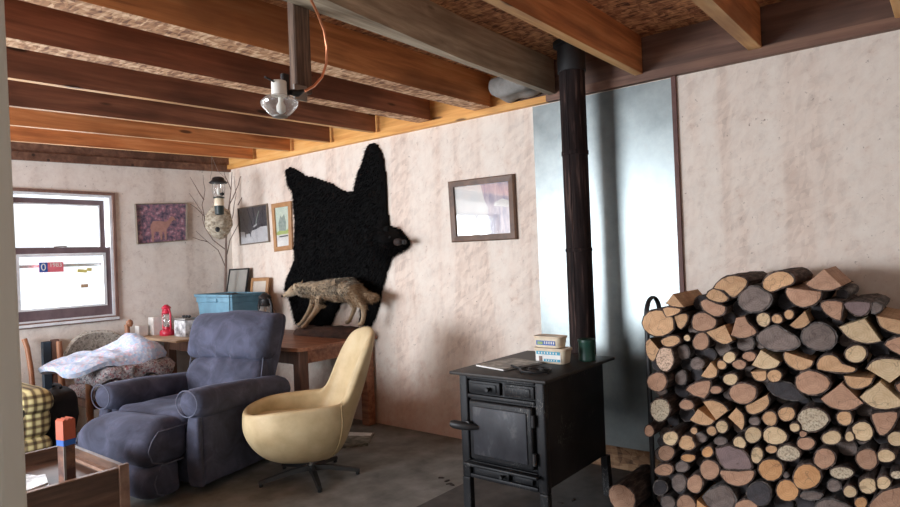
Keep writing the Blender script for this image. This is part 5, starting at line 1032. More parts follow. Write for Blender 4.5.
M['print_glare'] = noisy('window_glare_print', [(.3, (.80, .84, .84)), (.5, (.88, .90, .88)), (.8, (.90, .90, .84))], 6, rough=.25, bmp=0)  # window reflection painted into the picture as a near-white colour
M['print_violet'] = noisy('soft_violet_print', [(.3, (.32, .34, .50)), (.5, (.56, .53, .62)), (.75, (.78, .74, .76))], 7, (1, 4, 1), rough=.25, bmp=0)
def uvp(I, u, v, pts):
    w = (I[1]-I[0]).length; h = (I[3]-I[0]).length; return [I[0]+u*w*a+v*h*b for a, b in pts]
DEER = [(.28, .30), (.29, .02), (.33, .02), (.335, .24), (.36, .27), (.44, .27), (.47, .05), (.50, .05), (.51, .25), (.545, .26), (.56, .04), (.59, .04), (.60, .32), (.66, .40), (.72, .52), (.76, .56), (.80, .53), (.81, .57), (.76, .64), (.71, .66), (.66, .57), (.60, .52), (.45, .55), (.33, .55), (.285, .47), (.265, .38)]
def deer_in(o, I, u, v, n, d):
    p = flat(o, 'picture', I, 'print_forest', .006, n); flat(o, 'printed_deer', uvp(I, u, v, DEER), 'deer_tan', .008, n)
ELK = [(.18, .28), (.185, .17), (.20, .17), (.21, .27), (.36, .27), (.37, .17), (.385, .17), (.39, .28), (.44, .36), (.52, .42), (.50, .46), (.42, .44), (.36, .45), (.20, .44), (.165, .36)]
def elk_in(o, I, u, v, n, d):
    flat(o, 'picture', I, 'print_dusk', .006, n)
    flat(o, 'printed_snow', uvp(I, u, v, [(0, 0), (1, 0), (1, .42), (.75, .42), (.55, .36), (.2, .32), (0, .36)]), 'print_snow', .008, n)
    flat(o, 'printed_elk', uvp(I, u, v, ELK), 'print_dusk', .010, n)
    flat(o, 'printed_elk_head', uvp(I, u, v, [(.50, .42), (.60, .46), (.64, .52), (.56, .50), (.50, .46)]), 'print_snow', .0105, n)
    flat(o, 'printed_antler', uvp(I, u, v, [(.60, .5), (.66, .68), (.74, .86), (.72, .86), (.64, .70), (.58, .51)]), 'print_grey', .0112, n)
    flat(o, 'glass', I, 'pic_glass', .0135, n)
def green_in(o, I, u, v, n, d):
    flat(o, 'picture', I, 'print_sky', .004, n); flat(o, 'printed_grass', uvp(I, u, v, [(0, .30), (1, .30), (1, .42), (.7, .38), (.3, .42), (0, .36)]), 'print_grass', .0055, n)
    flat(o, 'white_margin', uvp(I, u, v, [(0, 0), (1, 0), (1, .30), (0, .30)]), 'white', .0055, n)
    flat(o, 'printed_figure', uvp(I, u, v, [(.25, .40), (.75, .38), (.82, .60), (.70, .80), (.52, .72), (.40, .78), (.22, .60)]), 'print_grey', .007, n)
    flat(o, 'caption_line', uvp(I, u, v, [(.22, .235), (.92, .235), (.92, .265), (.22, .265)]), 'black', .007, n)
    flat(o, 'glass', I, 'pic_glass', .011, n)
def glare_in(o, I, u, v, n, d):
    flat(o, 'picture', I, 'print_glare', .004, n)
    flat(o, 'violet_area', uvp(I, u, v, [(.56, 0), (1, 0), (1, 1), (.50, 1), (.55, .7), (.62, .5), (.57, .25)]), 'print_violet', .0055, n)  # soft violet area on the right of the picture
    flat(o, 'glare_patch', uvp(I, u, v, [(.72, .55), (.98, .50), (1, .62), (.88, .68), (.74, .62)]), 'print_glare', .007, n)  # small patch of the painted glare over the violet area
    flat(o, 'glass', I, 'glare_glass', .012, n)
Yp = YW-.004
framed('framed_picture', 'picture of a standing deer among purple leaves on the window wall', 'picture', at(136.5, 244.5, 1, Yp), at(186, 240.5, 1, Yp), at(186, 203, 1, Yp), at(134.2, 204, 1, Yp), .008, .03, 'thin_frame', deer_in, out=Vector((0, -1, 0)))
Xp = XW-.003
framed('framed_picture', 'picture of a dark elk standing on snow, in the corner right of the wasp nest', 'picture', at(241.5, 245.5, 0, Xp), at(270.5, 242, 0, Xp), at(268, 203.5, 0, Xp), at(238.8, 208.5, 0, Xp), .012, .022, 'thin_frame', elk_in)
framed('framed_picture', 'narrow oak-framed picture of a green scene with a caption, left of the bearskin', 'picture', at(275.6, 251.8, 0, Xp), at(293.5, 249.5, 0, Xp), at(292, 201, 0, Xp), at(272.5, 204.2, 0, Xp), .045, .022, 'oak', green_in)
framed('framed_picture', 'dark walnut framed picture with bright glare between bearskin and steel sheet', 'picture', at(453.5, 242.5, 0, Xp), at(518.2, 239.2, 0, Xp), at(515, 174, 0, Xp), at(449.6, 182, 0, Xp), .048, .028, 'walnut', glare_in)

# =====================================================================
# BEARSKIN
# =====================================================================
OUT = [(283,171),(284.5,168),(288,166.3),(294,169),(299.5,172),(303,175.3),(308.5,175.3),(318,179),(329,182.2),(338,188.5),(345,190.8),(351,190.5),(351.5,186),(353,180),(356,170),(360,160),(363,150),(365,145),(370,141.3),(375,144),(378,148),(380,153),(382,165),(383.5,176),(384.6,197),(385.5,212),(387,225),(392,226.5),(398,229),(403,234),(407,239),(408,243),(406,248),(400,251.5),(393,255),(389,259),(387,265),(384.5,272),(380.5,286),(377.5,303),(373,318),(369,326),(357,326),(358,305),(350,303),(339,303),(333,315),(328,326),(311,327),(299,327),(294,324),(289,309),(286.5,299),(282.5,290),(282.5,284),(285,277),(289,268),(291.7,260),(292,246),(292,232),(292.6,217),(291,202),(290,193),(287,188),(284.5,184),(284.5,178)]
bo = thing('bearskin', 'large black bearskin with head nailed up on the right wall above the table', 'animal hide', (3.846, 4.3, .85))
OP = [tuple(at(x, y, 0, 3.80)[1:]) for x, y in OUT]
g = .016; ys = np.arange(min(p[0] for p in OP)-g, max(p[0] for p in OP)+g, g); zs = np.arange(min(p[1] for p in OP)-g, max(p[1] for p in OP)+g, g)
YY, ZZ = np.meshgrid(ys, zs, indexing='ij'); ins = np.zeros(YY.shape, bool); x1, y1 = OP[-1]
D = np.full(YY.shape, 9.)
for x2, y2 in OP:
    if y1 != y2: ins ^= ((y1 > ZZ) != (y2 > ZZ)) & (YY < (x2-x1)*(ZZ-y1)/(y2-y1)+x1)
    dx, dy = x2-x1, y2-y1; t = np.clip(((YY-x1)*dx+(ZZ-y1)*dy)/(dx*dx+dy*dy+1e-12), 0, 1)
    D = np.minimum(D, np.hypot(YY-(x1+t*dx), ZZ-(y1+t*dy))); x1, y1 = x2, y2
hc = at(391, 241, 0, 3.80); hs = at(402, 243, 0, 3.80)
bm = new(); F_, B_ = {}, {}
for i in range(len(ys)):
    for j in range(len(zs)):
        if ins[i, j]:
            y, z, d = ys[i], zs[j], D[i, j]
            h = .014+.034*(1-math.exp(-d/.05))+.010*noise.noise(Vector((y*5, z*5, 1)))
            h += .17*math.exp(-(((y-hc.y)/.15)**2+((z-hc.z)/.13)**2))*min(1, d/.035)+.09*math.exp(-(((y-hs.y)/.08)**2+((z-hs.z)/.08)**2))*min(1, d/.03)
            F_[i, j] = bm.verts.new((-h-.006, y-4.3, z-.85)); B_[i, j] = bm.verts.new((-.004, y-4.3, z-.85))
cells = [(i, j) for (i, j) in F_ if all((i+a, j+b) in F_ for a, b in ((1, 0), (0, 1), (1, 1)))]
cs = set(cells)
for i, j in cells:
    bm.faces.new((F_[i, j], F_[i, j+1], F_[i+1, j+1], F_[i+1, j])); bm.faces.new((B_[i, j], B_[i+1, j], B_[i+1, j+1], B_[i, j+1]))
    for (di, dj, a, b) in ((-1, 0, (0, 0), (0, 1)), (1, 0, (1, 1), (1, 0)), (0, -1, (1, 0), (0, 0)), (0, 1, (0, 1), (1, 1))):
        if (i+di, j+dj) not in cs:
            p, q = (i+a[0], j+a[1]), (i+b[0], j+b[1]); bm.faces.new((F_[q], F_[p], B_[p], B_[q]))
bmesh.ops.delete(bm, geom=[v for v in bm.verts if not v.link_faces], context='VERTS')
hide = obj('hide', bm, 'bear', bo)
tr = [t for t in tris(hide) if t[3].x < .2 and (t[0].x < -.012)]
fur('fur', tr, hide, 'bear_fur', 26000, .034, lambda p: Vector((-.15, .25, -.55)), .0022, lift=.30, maxx=-.004)
sn = puff(Vector((0, 0, 0)), (.05, .08, .055), .025, 5)
bmesh.ops.translate(sn, verts=sn.verts, vec=Vector((3.68, at(400, 242, 0, 3.7).y, at(400, 242, 0, 3.7).z))-Vector((3.85, 4.3, .85)))
s_ = obj('snout', sn, 'snout', bo); nn = new(); q = at(404.5, 242, 0, 3.7)-Vector((3.85, 4.3, .85)); box(nn, q-Vector((.02, .015, .018)), q+Vector((.02, .015, .018)), .01, 2); obj('nose', nn, 'nose', s_)
for dz in (.045,):
    q = Vector((3.66, at(393.5, 237, 0, 3.7).y, at(393.5, 237, 0, 3.7).z))-Vector((3.85, 4.3, .85)); obj('eye', lathe(new(), [(.002, -.009), (.008, -.005), (.010, 0), (.008, .005), (.002, .009)], q, 12), 'nose', bo)
for py, px in ((230, 388.5),):
    q = Vector((3.72, at(px, py, 0, 3.74).y, at(px, py, 0, 3.74).z))-Vector((3.85, 4.3, .85)); obj('ear', puff(q, (.03, .05, .06), .014, 3), 'bear', bo)

# =====================================================================
# COYOTE
# =====================================================================
cy = thing('mounted_coyote', 'mounted grey-tan coyote walking on a bark slab on the table in front of the bearskin', 'taxidermy', (3.62, 4.36, TZ))
CO = Vector((3.62, 4.36, TZ)); XC = 3.62
V_, E_, RA = [], [], []
def sk(px, py, r, par=None, dx=0, ry=None):
    V_.append(at(px, py, 0, XC+dx)-CO); RA.append((r, ry or r)); k = len(V_)-1
    if par is not None: E_.append((par, k))
    return k
a0 = sk(337, 289, .098, ry=.085); a1 = sk(350, 288, .088, a0); a2 = sk(325, 289.5, .102, a0); a3 = sk(316.5, 288.5, .082, a2); a4 = sk(309.5, 288, .066, a3)
h1 = sk(302, 288, .060, a4); h2 = sk(296, 288.5, .062, h1); h3 = sk(290.5, 292.5, .036, h2); h4 = sk(286, 294.5, .023, h3); sk(283.5, 296, .015, h4)
sk(299.5, 283, .014, sk(298, 285.5, .022, h1, -.03), -.04); sk(301.5, 282.5, .013, sk(300, 285, .022, h1, .03), .04)
t = sk(357, 289, .036, a1); t = sk(361, 293, .034, t); t = sk(366, 296.5, .040, t); t = sk(371, 297.5, .036, t); sk(376, 296, .014, t)
t = sk(352, 293, .070, a1, -.05); t = sk(357.5, 300, .045, t, -.06); t = sk(363.5, 307.5, .024, t, -.065); t = sk(363.5, 316, .018, t, -.065); t = sk(362, 323, .018, t, -.065); sk(358.5, 325, .017, t, -.07)
t = sk(349, 295, .058, a1, .04); t = sk(352, 302, .034, t, .05); t = sk(354.5, 308, .021, t, .055); t = sk(351.5, 316, .016, t, .055); t = sk(349, 321.5, .017, t, .055); sk(345.5, 323, .016, t, .055)
t = sk(320, 296, .058, a2, -.05); t = sk(320, 303.5, .036, t, -.06); t = sk(315, 312, .024, t, -.06); t = sk(309, 319.5, .019, t, -.06); t = sk(305, 325, .018, t, -.06); sk(301.5, 327, .017, t, -.06)
t = sk(314.5, 296, .050, a2, .05); t = sk(313, 303, .030, t, .05); t = sk(308.5, 312, .020, t, .05); t = sk(304, 319, .017, t, .05); t = sk(301, 323.3, .017, t, .05); sk(297.5, 325, .016, t, .05)
me = bpy.data.meshes.new('coyote_skeleton'); me.from_pydata([tuple(v) for v in V_], E_, []); so = bpy.data.objects.new('coyote_tmp', me); S.collection.objects.link(so)
md = so.modifiers.new('skin', 'SKIN')
for i, r in enumerate(RA): me.skin_vertices[0].data[i].radius = r; me.skin_vertices[0].data[i].use_root = (i == 0)
so.modifiers.new('s', 'SUBSURF').render_levels = 2; so.modifiers['s'].levels = 2
dg = bpy.context.evaluated_depsgraph_get(); bmesh_me = bpy.data.meshes.new_from_object(so.evaluated_get(dg)); bpy.data.objects.remove(so)
bmesh_me.name = 'coyote_body'; bmesh_me.materials.clear(); bmesh_me.materials.append(M['coyote'])
for p in bmesh_me.polygons: p.use_smooth = True
cb = bpy.data.objects.new('body', bmesh_me); S.collection.objects.link(cb); cb.parent = cy
ztop = (at(330, 276, 0, XC)-CO).z; zbel = (at(330, 303, 0, XC)-CO).z
yh = (at(300, 288, 0, XC)-CO).y; yt = (at(350, 288, 0, XC)-CO).y; ylim = yh
def ccol(p, n):
    k = (p.z-zbel)/(ztop-zbel); q = p*22; v = noise.noise(q)*.5+.5; w = noise.noise(p*60)*.5+.5
    grey = Vector((.17, .14, .11))*(.4+1.0*w); dark = Vector((.016, .013, .011)); tan = Vector((.42, .22, .085)); pale = Vector((.50, .42, .31))
    if k < -.05: c = tan.lerp(pale, .25+.3*w)
    elif k < .35: c = tan.lerp(grey, .5).lerp(pale, .6*w) if random.random() > .2 else dark.lerp(grey, .5)
    else:
        r_ = random.random(); c = dark if r_ < .30+.5*(v-.5) else (pale if r_ > .68 else grey*1.25)
    if p.y > yh-.03:   # head and throat
        c = pale.lerp(grey, .25) if n.z < .1 else tan.lerp(grey, .55)
    if p.y < yt-.07: c = tan.lerp(grey, .5).lerp(dark, .3*w)
    return tuple(c)
def clen(p):
    k = (p.z-zbel)/(ztop-zbel)
    if p.y > yh+.02: return .014
    if k < -.15: return .012
    return .046 if k > .1 else .032
fur('fur', tris(cb), cb, 'coyote_fur', 26000, clen, lambda p: Vector((0, -.9, -.35)), .0022, ccol, .35)
for s in (-1, 1):
    q = at(299.5, 286.5, 0, XC+s*.05)-CO; tip = at(302.5, 280.0, 0, XC+s*.065)-CO; bm = new(); rs = []
    for t, r in ((0, .020), (.35, .024), (.7, .015), (1, .002)):
        c = q.lerp(tip, t); rs.append([bm.verts.new(c+Vector((.4*r*math.cos(k*math.pi/4), r*math.sin(k*math.pi/4)*.8, -r*.5*math.sin(k*math.pi/4)))) for k in range(8)])
    ring_faces(bm, rs); bm.faces.new(rs[0][::-1]); bm.faces.new(rs[-1]); obj('ear', bm, 'coyote', cy)
q = at(282.7, 296.2, 0, XC)-CO; nb = new(); box(nb, q-Vector((.014, .010, .010)), q+Vector((.014, .010, .012)), .007, 2); obj('nose', nb, 'nose', cy)
for s in (-1, 1):
    q = at(292.6, 289.6, 0, XC+s*.036)-CO; obj('eye', lathe(new(), [(.001, -.006), (.006, -.003), (.007, 0), (.006, .003), (.001, .006)], q, 10), 'nose', cy)
q0 = at(283.5, 298, 0, XC-.018)-CO; q1 = at(290.5, 297, 0, XC-.033)-CO; obj('mouth', tube(new(), [q0, (q0+q1)/2+Vector((-.004, 0, -.004)), q1], .0022, 6), 'nose', cy)
bm = new(); n = 16; rs = []
for k in range(n+1):
    t = k/n; y = .44-.90*t; w = .095+.02*noise.noise(Vector((t*4, 0, 0)))-.07*abs(2*t-1)**4; hh = .050+.012*noise.noise(Vector((t*5, 3, 0)))+.012*t; hh *= (1-.75*abs(2*t-1)**5)*(1+.25*noise.noise(Vector((t*14, 1, 0))))
    rs.append([bm.verts.new((x_+.03, y, z_)) for x_, z_ in ((-w-.01, .001), (-w, hh*1.1), (-w*.7, hh*1.5), (0, hh*1.55), (w*.7, hh*1.5), (w, hh*1.1), (w+.01, .001))])
ring_faces(bm, rs); bm.faces.new(rs[0][::-1]); bm.faces.new(rs[-1]); obj('bark_slab', bm, 'slab', cy)

# =====================================================================
# RECLINER  (local: sitter faces -y)
# =====================================================================
rc = thing('recliner', 'blue-grey velour recliner armchair with closed footrest beside the cream swivel chair', 'armchair', (2.345, 4.235, 0), math.radians(-76))
obj('base', puff((0, .02, .21), (.70, .78, .34), .03, 6), 'velvet', rc)
for s, lb in ((-1, None), (1, None)):
    a = obj('arm', puff((s*.40, .03, .30), (.13, .86, .50), .04, 8, nz=.006), 'velvet', rc)
    def wr(p, s=s):
        t = (p.y+.45)/.9; return (p.x*(1+.05*math.sin(t*9)), p.y, p.z-.075*t+.012*math.sin(t*3.1))
    obj('arm_roll', puff((s*.395, 0, .565), (.205, .92, .19), .09, 10, warp=wr, nz=.008, nsc=7), 'velvet', a)
    obj('front_panel', puff((s*.41, -.405, .27), (.115, .05, .44), .022, 8, warp=lambda p: (p.x*(1-.25*((p.z+.22)/.44-.3)**2*2), p.y-.015*(1-(p.z/.22)**2), p.z)), 'velvet', a)
    obj('piping', tube(new(), [(s*.395+.088*math.cos(k*math.pi/10), -.456, .575+.082*math.sin(k*math.pi/10)) for k in range(21)], .004, 6), 'velvet_pipe', a)
def seatw(p): return (p.x, p.y, p.z-.03*(p.y/.3)*.5-.01*math.cos(p.x*9))
obj('seat_cushion', puff((0, -.10, .415), (.62, .66, .17), .07, 10, warp=seatw, nz=.012, nsc=6), 'velvet', rc)
def padw(p):
    x, y, z = p; return (x*(1-.06*max(0, z/.13)), y-.04*(1-(z/.13)**2)*(1 if y < 0 else 0), z+.02*(1-(x/.34)**2)*(1 if z > 0 else 0)+(.03*(1-(y/.15)**2) if z > 0 else 0))
f1 = obj('footrest_pad', puff((0, -.52, .335), (.66, .30, .235), .075, 12, warp=padw, nz=.011, nsc=7), 'velvet', rc)
f2 = obj('footrest_pad', puff((0, -.55, .135), (.66, .24, .215), .06, 12, warp=lambda p: (p.x, p.y-.02*(1-(p.z/.1)**2), p.z), nz=.009, nsc=8), 'velvet', rc)
for f, (hy, z0, z1, yy) in ((f1, (.3, .235, .44, -.52)), (f2, (.22, .04, .235, -.53))):
    for s in (-1, 1):
        pts = [(s*.322, yy+hy*.46, z1-.005), (s*.322, yy-hy*.30, z1-.004), (s*.326, yy-hy*.47, z1-.05), (s*.326, yy-hy*.55, (z0+z1)/2), (s*.322, yy-hy*.45, z0+.03), (s*.318, yy-hy*.2, z0+.004)]
        obj('piping', tube(new(), pts, .0045, 6), 'velvet_pipe', f)
# back: leans back by about 17 degrees
def lean(p, y0=.20, z0=.40, k=.27): return Vector((p[0], p[1]+(p[2]-z0)*k, p[2]))
def backpad(zc, h, wt, thick, yo, puck):
    def w(p):
        x, y, z = p; zz = z+zc; wid = 1+.10*(zz-.42)/.65
        q = Vector((x*wid, y+yo-.045*(1-(2*z/h)**2)*(y < 0)-.02*(1-(x/(wt/2))**2)*(y < 0), zz+.012*math.cos(x*8)*(z > 0)))
        if puck and y < 0: q.y += .026*math.sin(x*38+noise.noise(Vector((x*5, 0, zz*4)))*3)*math.exp(-((z/h*2+(1 if puck > 0 else -1))/.6)**2)
        return lean(q)
    return puff((0, 0, 0), (wt, thick, h), .055, 14, warp=w, nz=.010, nsc=6)
bk = obj('backrest', backpad(.70, .70, .70, .11, .34, 0), 'velvet', rc)
obj('head_cushion', backpad(.885, .34, .74, .15, .265, 1), 'velvet', bk)
obj('lumbar_cushion', backpad(.60, .28, .68, .14, .255, -1), 'velvet', bk)
for s in (-1, 1):
    obj('piping', tube(new(), [lean((s*(.335+.035*t+.012*math.sin(t*6)), .215-.02*math.sin(t*3.1), .48+.52*t)) for t in [i/12 for i in range(13)]], .004, 6), 'velvet_pipe', bk)

# =====================================================================
# SWIVEL CHAIR
# =====================================================================
sw = thing('swivel_chair', 'cream upholstered bucket swivel chair on a black star base', 'armchair', (2.645, 3.375, 0), math.radians(-117))
def cat(P, u):
    n = len(P)-1; f = u*n; i = min(int(f), n-1); t = f-i; p = [P[max(i-1, 0)], P[i], P[i+1], P[min(i+2, n)]]
    return [.5*(2*p[1][k]+(p[2][k]-p[0][k])*t+(2*p[0][k]-5*p[1][k]+4*p[2][k]-p[3][k])*t*t+(-p[0][k]+3*p[1][k]-3*p[2][k]+p[3][k])*t**3) for k in range(len(P[0]))]
#      y     z     halfw  rise
CL = [(-.43, .40, .21, .04), (-.43, .31, .265, .13), (-.38, .23, .30, .215), (-.28, .18, .325, .29), (-.15, .165, .335, .325), (.03, .165, .335, .325), (.17, .195, .325, .31), (.27, .30, .305, .26),
      (.325, .44, .27, .20), (.365, .58, .24, .16), (.40, .72, .225, .15), (.43, .85, .20, .12), (.45, .945, .14, .07)]
def shell(th, NU=56, NT=14):
    """bucket seat: one smooth profile for every direction round the seat, swept from the underside up to the rim"""
    def sst(x, a, b): t = max(0, min(1, (x-a)/(b-a))); return t*t*(3-2*t)
    G = []
    for i in range(NU):
        ph = 2*math.pi*i/NU; c, s_ = math.cos(ph), math.sin(ph); d = abs(math.degrees(math.atan2(s_, c)))   # 0 = back, 180 = front
        back = 1-sst(d, 26, 62); zr = .525+.445*back**1.15-.04*sst(d, 120, 180)-.012*math.cos(ph*2)*0
        zr -= .03*(d/24)**2 if d < 24 else .03*back
        ax, ay = .335, (.345 if c > 0 else .44); n_ = 2.35; R = 1/((abs(s_)/ax)**n_+(abs(c)/ay)**n_)**(1/n_)
        row = []
        for j in range(NT+1):
            t = j/NT*math.pi/2; zb_ = .13+th*1.0; e = 1.0
            r = (R-th)*math.sin(t)**.72*(1-.05*(1-back)*sst(j/NT, .75, 1)); z = zb_+(zr-(th*.15)-zb_)*(1-math.cos(t))**1.12
            r += max(0, z-.40)*.20*back
            row.append(Vector((r*s_, r*c, z)))
        G.append(row)
    return G
def two_sided(G0, G1):
    bm = new(); A = [[bm.verts.new(p) for p in r[1:]] for r in G0]; B = [[bm.verts.new(p) for p in r[1:]] for r in G1]
    for Q, G in ((A, G0), (B, G1)):
        ring_faces(bm, [[r[j] for r in Q] for j in range(len(Q[0]))]); c = bm.verts.new(G[0][0])
        for i in range(len(Q)): bm.faces.new((c, Q[i][0], Q[(i+1) % len(Q)][0]))
    ring_faces(bm, [[r[-1] for r in A], [r[-1] for r in B]]); return bm
G0 = shell(0); G1 = shell(.055)
sh = obj('shell', two_sided(G0, G1), 'cream_cloth', sw, sub=2); sh.data.set_sharp_from_angle(angle=math.pi)
obj('seat_cushion', puff((0, -.06, .36), (.48, .56, .13), .06, 10, warp=lambda p: (p.x*(1-.12*max(0, -p.y/.3)), p.y, p.z+.02*(p.y/-.3)), nz=.004), 'cream_cloth', sw)
for i in (10, 46): obj('seam', tube(new(), [G0[i][j]*1.004 for j in range(3, 15)], .0032, 6), 'cream_seam', sh)
bs = obj('column', lathe(new(), [(.03, .05), (.03, .075), (.019, .08), (.019, .125), (.06, .128), (.06, .145)], (0, -.0, 0), 20), 'chrome', sw)
Rm = Matrix.Rotation(math.radians(117), 3, 'Z')
for dx, dy in ((-.31, .14), (-.15, -.27), (.22, -.23), (.31, .11), (.01, .32)):
    d = (Rm @ Vector((dx, dy, 0))); L = d.length; d.normalize(); sd = Vector((-d.y, d.x, 0)); bm = new(); rs = []
    for t, w, z0, z1 in ((.015, .022, .052, .085), (.12, .020, .05, .078), (L-.03, .017, .022, .045), (L, .013, .018, .038)):
        p = d*t; rs.append([bm.verts.new(p-sd*w+Vector((0, 0, z0))), bm.verts.new(p+sd*w+Vector((0, 0, z0))), bm.verts.new(p+sd*w*.7+Vector((0, 0, z1))), bm.verts.new(p-sd*w*.7+Vector((0, 0, z1)))])
    ring_faces(bm, rs); bm.faces.new(rs[0][::-1]); bm.faces.new(rs[-1]); lg = obj('leg', bm, 'black_plastic', sw, smooth=False)
    obj('foot_glide', lathe(new(), [(.012, 0), (.014, .004), (.012, .02)], d*(L-.015), 12), 'black', lg)

# magazine on the floor by the table leg
bm = new(); pts = [at(338, 449, 2, 0), at(368, 446, 2, 0), at(374, 434, 2, 0), at(345, 433, 2, 0)]
r0 = [bm.verts.new((p.x, p.y, .0005)) for p in pts]; r1 = [bm.verts.new((p.x, p.y, .012+.01*(i == 1))) for i, p in enumerate(pts)]; ring_faces(bm, [r0, r1]); bm.faces.new(r0[::-1]); bm.faces.new(r1)
fm = tag(obj('magazine', bm, 'paper_dark', smooth=False), 'magazine lying on the floor behind the swivel chair by the table leg', 'magazine')
base = fm.location.copy(); cc = sum(pts, Vector())/4
bm = new(); P4 = [cc.lerp(pts[3], .9), cc.lerp(pts[2], .9), cc.lerp(pts[2], .9).lerp(cc.lerp(pts[1], .9), .28), cc.lerp(pts[3], .9).lerp(cc.lerp(pts[0], .9), .28)]
r0 = [bm.verts.new((p.x-base.x, p.y-base.y, .0135)) for p in P4]; r1 = [bm.verts.new((v.co.x, v.co.y, .0145)) for v in r0]; ring_faces(bm, [r0, r1]); bm.faces.new(r1); bm.faces.new(r0[::-1])
obj('title_band', bm, 'lwhite', fm, smooth=False)
# bark crumbs
crumb = None
for k, (px, py) in enumerate([(447, 481), (452, 485), (449, 484), (455, 494), (441, 478), (573, 500), (560, 503)]):
    p = at(px, py, 2, .012 if px > 500 else 0)
    bm = bmesh.new(); bmesh.ops.create_icosphere(bm, subdivisions=2, radius=1)
    for v in bm.verts: v.co = Vector((v.co.x*.022, v.co.y*.012, abs(v.co.z)*.006))*(1+.5*noise.noise(v.co*3+Vector((k, 0, 0))))
    o = obj('bark_crumb', bm, 'debris', loc=p); o.rotation_euler.z = k*1.3
    tag(o, 'dark bark crumb on the floor in front of the wood stove' if px < 500 else 'dark bark crumb on the hearth pad under the stove', 'bark crumb', 'bark crumbs left of the stove' if px < 500 else 'bark crumbs under the stove')

# =====================================================================
# WINDOW WALL CORNER: chair with quilt, plaid sofa, chest
# =====================================================================
wc = thing('wooden_armchair', 'wooden armchair with patterned curved backrest buried under a quilt by the window wall', 'armchair', (2.30, 5.50, 0))
WO = Vector((2.30, 5.50, 0))
def wob(name, bm, mat, par=None, **k):
    bmesh.ops.translate(bm, verts=bm.verts, vec=-WO); return obj(name, bm, mat, par or wc, **k)
for x, y, z in ((2.06, 5.33, .60), (2.62, 5.33, .60)):
    wob('leg', tube(new(), [(x+.01, y, 0), (x-.005, y, .3), (x, y, z)], [.020, .028, .026], 10), 'orange_wood')
for x, y in ((2.06, 5.88), (2.62, 5.88)):
    wob('leg', tube(new(), [(x, y+.06, 0), (x, y, .4), (x, y+.03, .84 if x < 2.3 else .92)], [.022, .026, .022], 10), 'orange_wood')
for x in (2.06, 2.62):
    wob('armrest', tube(new(), [(x, 5.28, .60), (x, 5.55, .615), (x, 5.88, .62)], [.030, .026, .024], 10, flat=(1.3, .7)), 'orange_wood')
wob('front_rail', bx((2.07, 5.32, .58), (2.62, 5.345, .635), .006, 1), 'orange_wood')
wob('seat_frame', bx((2.07, 5.32, .33), (2.61, 5.90, .39), .006, 1), 'table_dark')
wob('seat', puff((2.34, 5.60, .43), (.50, .54, .10), .04, 6), 'quilt2')
bm = new(); rs = []
for k in range(21):
    t = -1+2*k/20; x = 2.37+.27*t; y = 5.97-.05*t*t; zt = .895-.11*t*t*t*t-.05*t*t; zl = .66
    rs.append([bm.verts.new(p) for p in ((x, y-.03, zl), (x, y-.035, zt-.02), (x, y-.01, zt), (x, y+.02, zt-.01), (x, y+.03, zl))])
ring_faces(bm, rs); bm.faces.new(rs[0][::-1]); bm.faces.new(rs[-1]); wob('backrest', bm, 'quilt3')
wob('post_knob', lathe(new(), [(.018, .90), (.03, .925), (.026, .95), (.01, .965)], (2.64, 5.90, 0), 14), 'orange_wood')
# quilt: a folded, draped heap
def heap(name, outline, ztop, zbot, mat, parent=None, ridges=(), amp=.02, y0=0):
    """closed blob from an oval footprint; ztop(u,v) gives the height, u,v in -1..1"""
    cx, cy_, rx, ry = outline; bm = new(); rings = []; NR, NA = 12, 48
    top = []
    for i in range(NR+1):
        r = i/NR; row = []
        for k in range(NA):
            a = 2*math.pi*k/NA; u, v = r*math.cos(a), r*math.sin(a)
            w = .96/(abs(math.cos(a))**4+abs(math.sin(a))**4)**.25*(1+.04*math.sin(3*a+.6)+.03*math.sin(5*a))
            p = Vector((cx+rx*u*w, cy_+ry*v*w, 0)); e = (1-r**4)
            p.z = zbot(u, v)+(ztop(u, v)-zbot(u, v))*(e**.5)+amp*noise.noise(p*9+Vector((0, 0, 3)))*(1-r**3)+amp*.6*math.sin(p.x*34+p.y*21+2*noise.noise(p*4))*(1-r**3)
            row.append(bm.verts.new(p))
        top.append(row)
    ring_faces(bm, top[1:]); c = bm.verts.new((cx, cy_, sum(v.co.z for v in top[1])/NA))
    for k in range(NA): bm.faces.new((c, top[1][k], top[1][(k+1) % NA]))
    for v in top[0]: bm.verts.remove(v)
    bot = [bm.verts.new((v.co.x*.97+cx*.03, v.co.y*.97+cy_*.03, v.co.z-.035)) for v in top[-1]]
    ring_faces(bm, [top[-1], bot]); bm.faces.new(bot)
    return obj(name, bm, mat, parent)
ql = heap('quilt', (2.20, 5.31, .46, .25), lambda u, v: .775+.03*u+.095*math.exp(-((u-.45)/.28)**2)+.02*v, lambda u, v: .70+.0*u-.03*math.sin(u*7), 'quilt', amp=.024)
tag(ql, 'pale blue and pink quilt heaped over the wooden armchair by the window', 'quilt')
bl = heap('blanket', (2.33, 5.265, .36, .25), lambda u, v: .70, lambda u, v: .605+.03*math.sin(u*9), 'quilt2', amp=.02)
tag(bl, 'folded red-brown patterned blanket under the pale quilt on the wooden armchair', 'blanket')
bm = puff((2.20, 5.05, .585), (.15, .04, .17), .025, 6, warp=lambda p: (p.x+.18*p.z, p.y-.01*math.sin(p.x*40), p.z), nz=.012, nsc=9)
obj('hanging_fold', bm, 'quilt2', bl).location = -bl.location
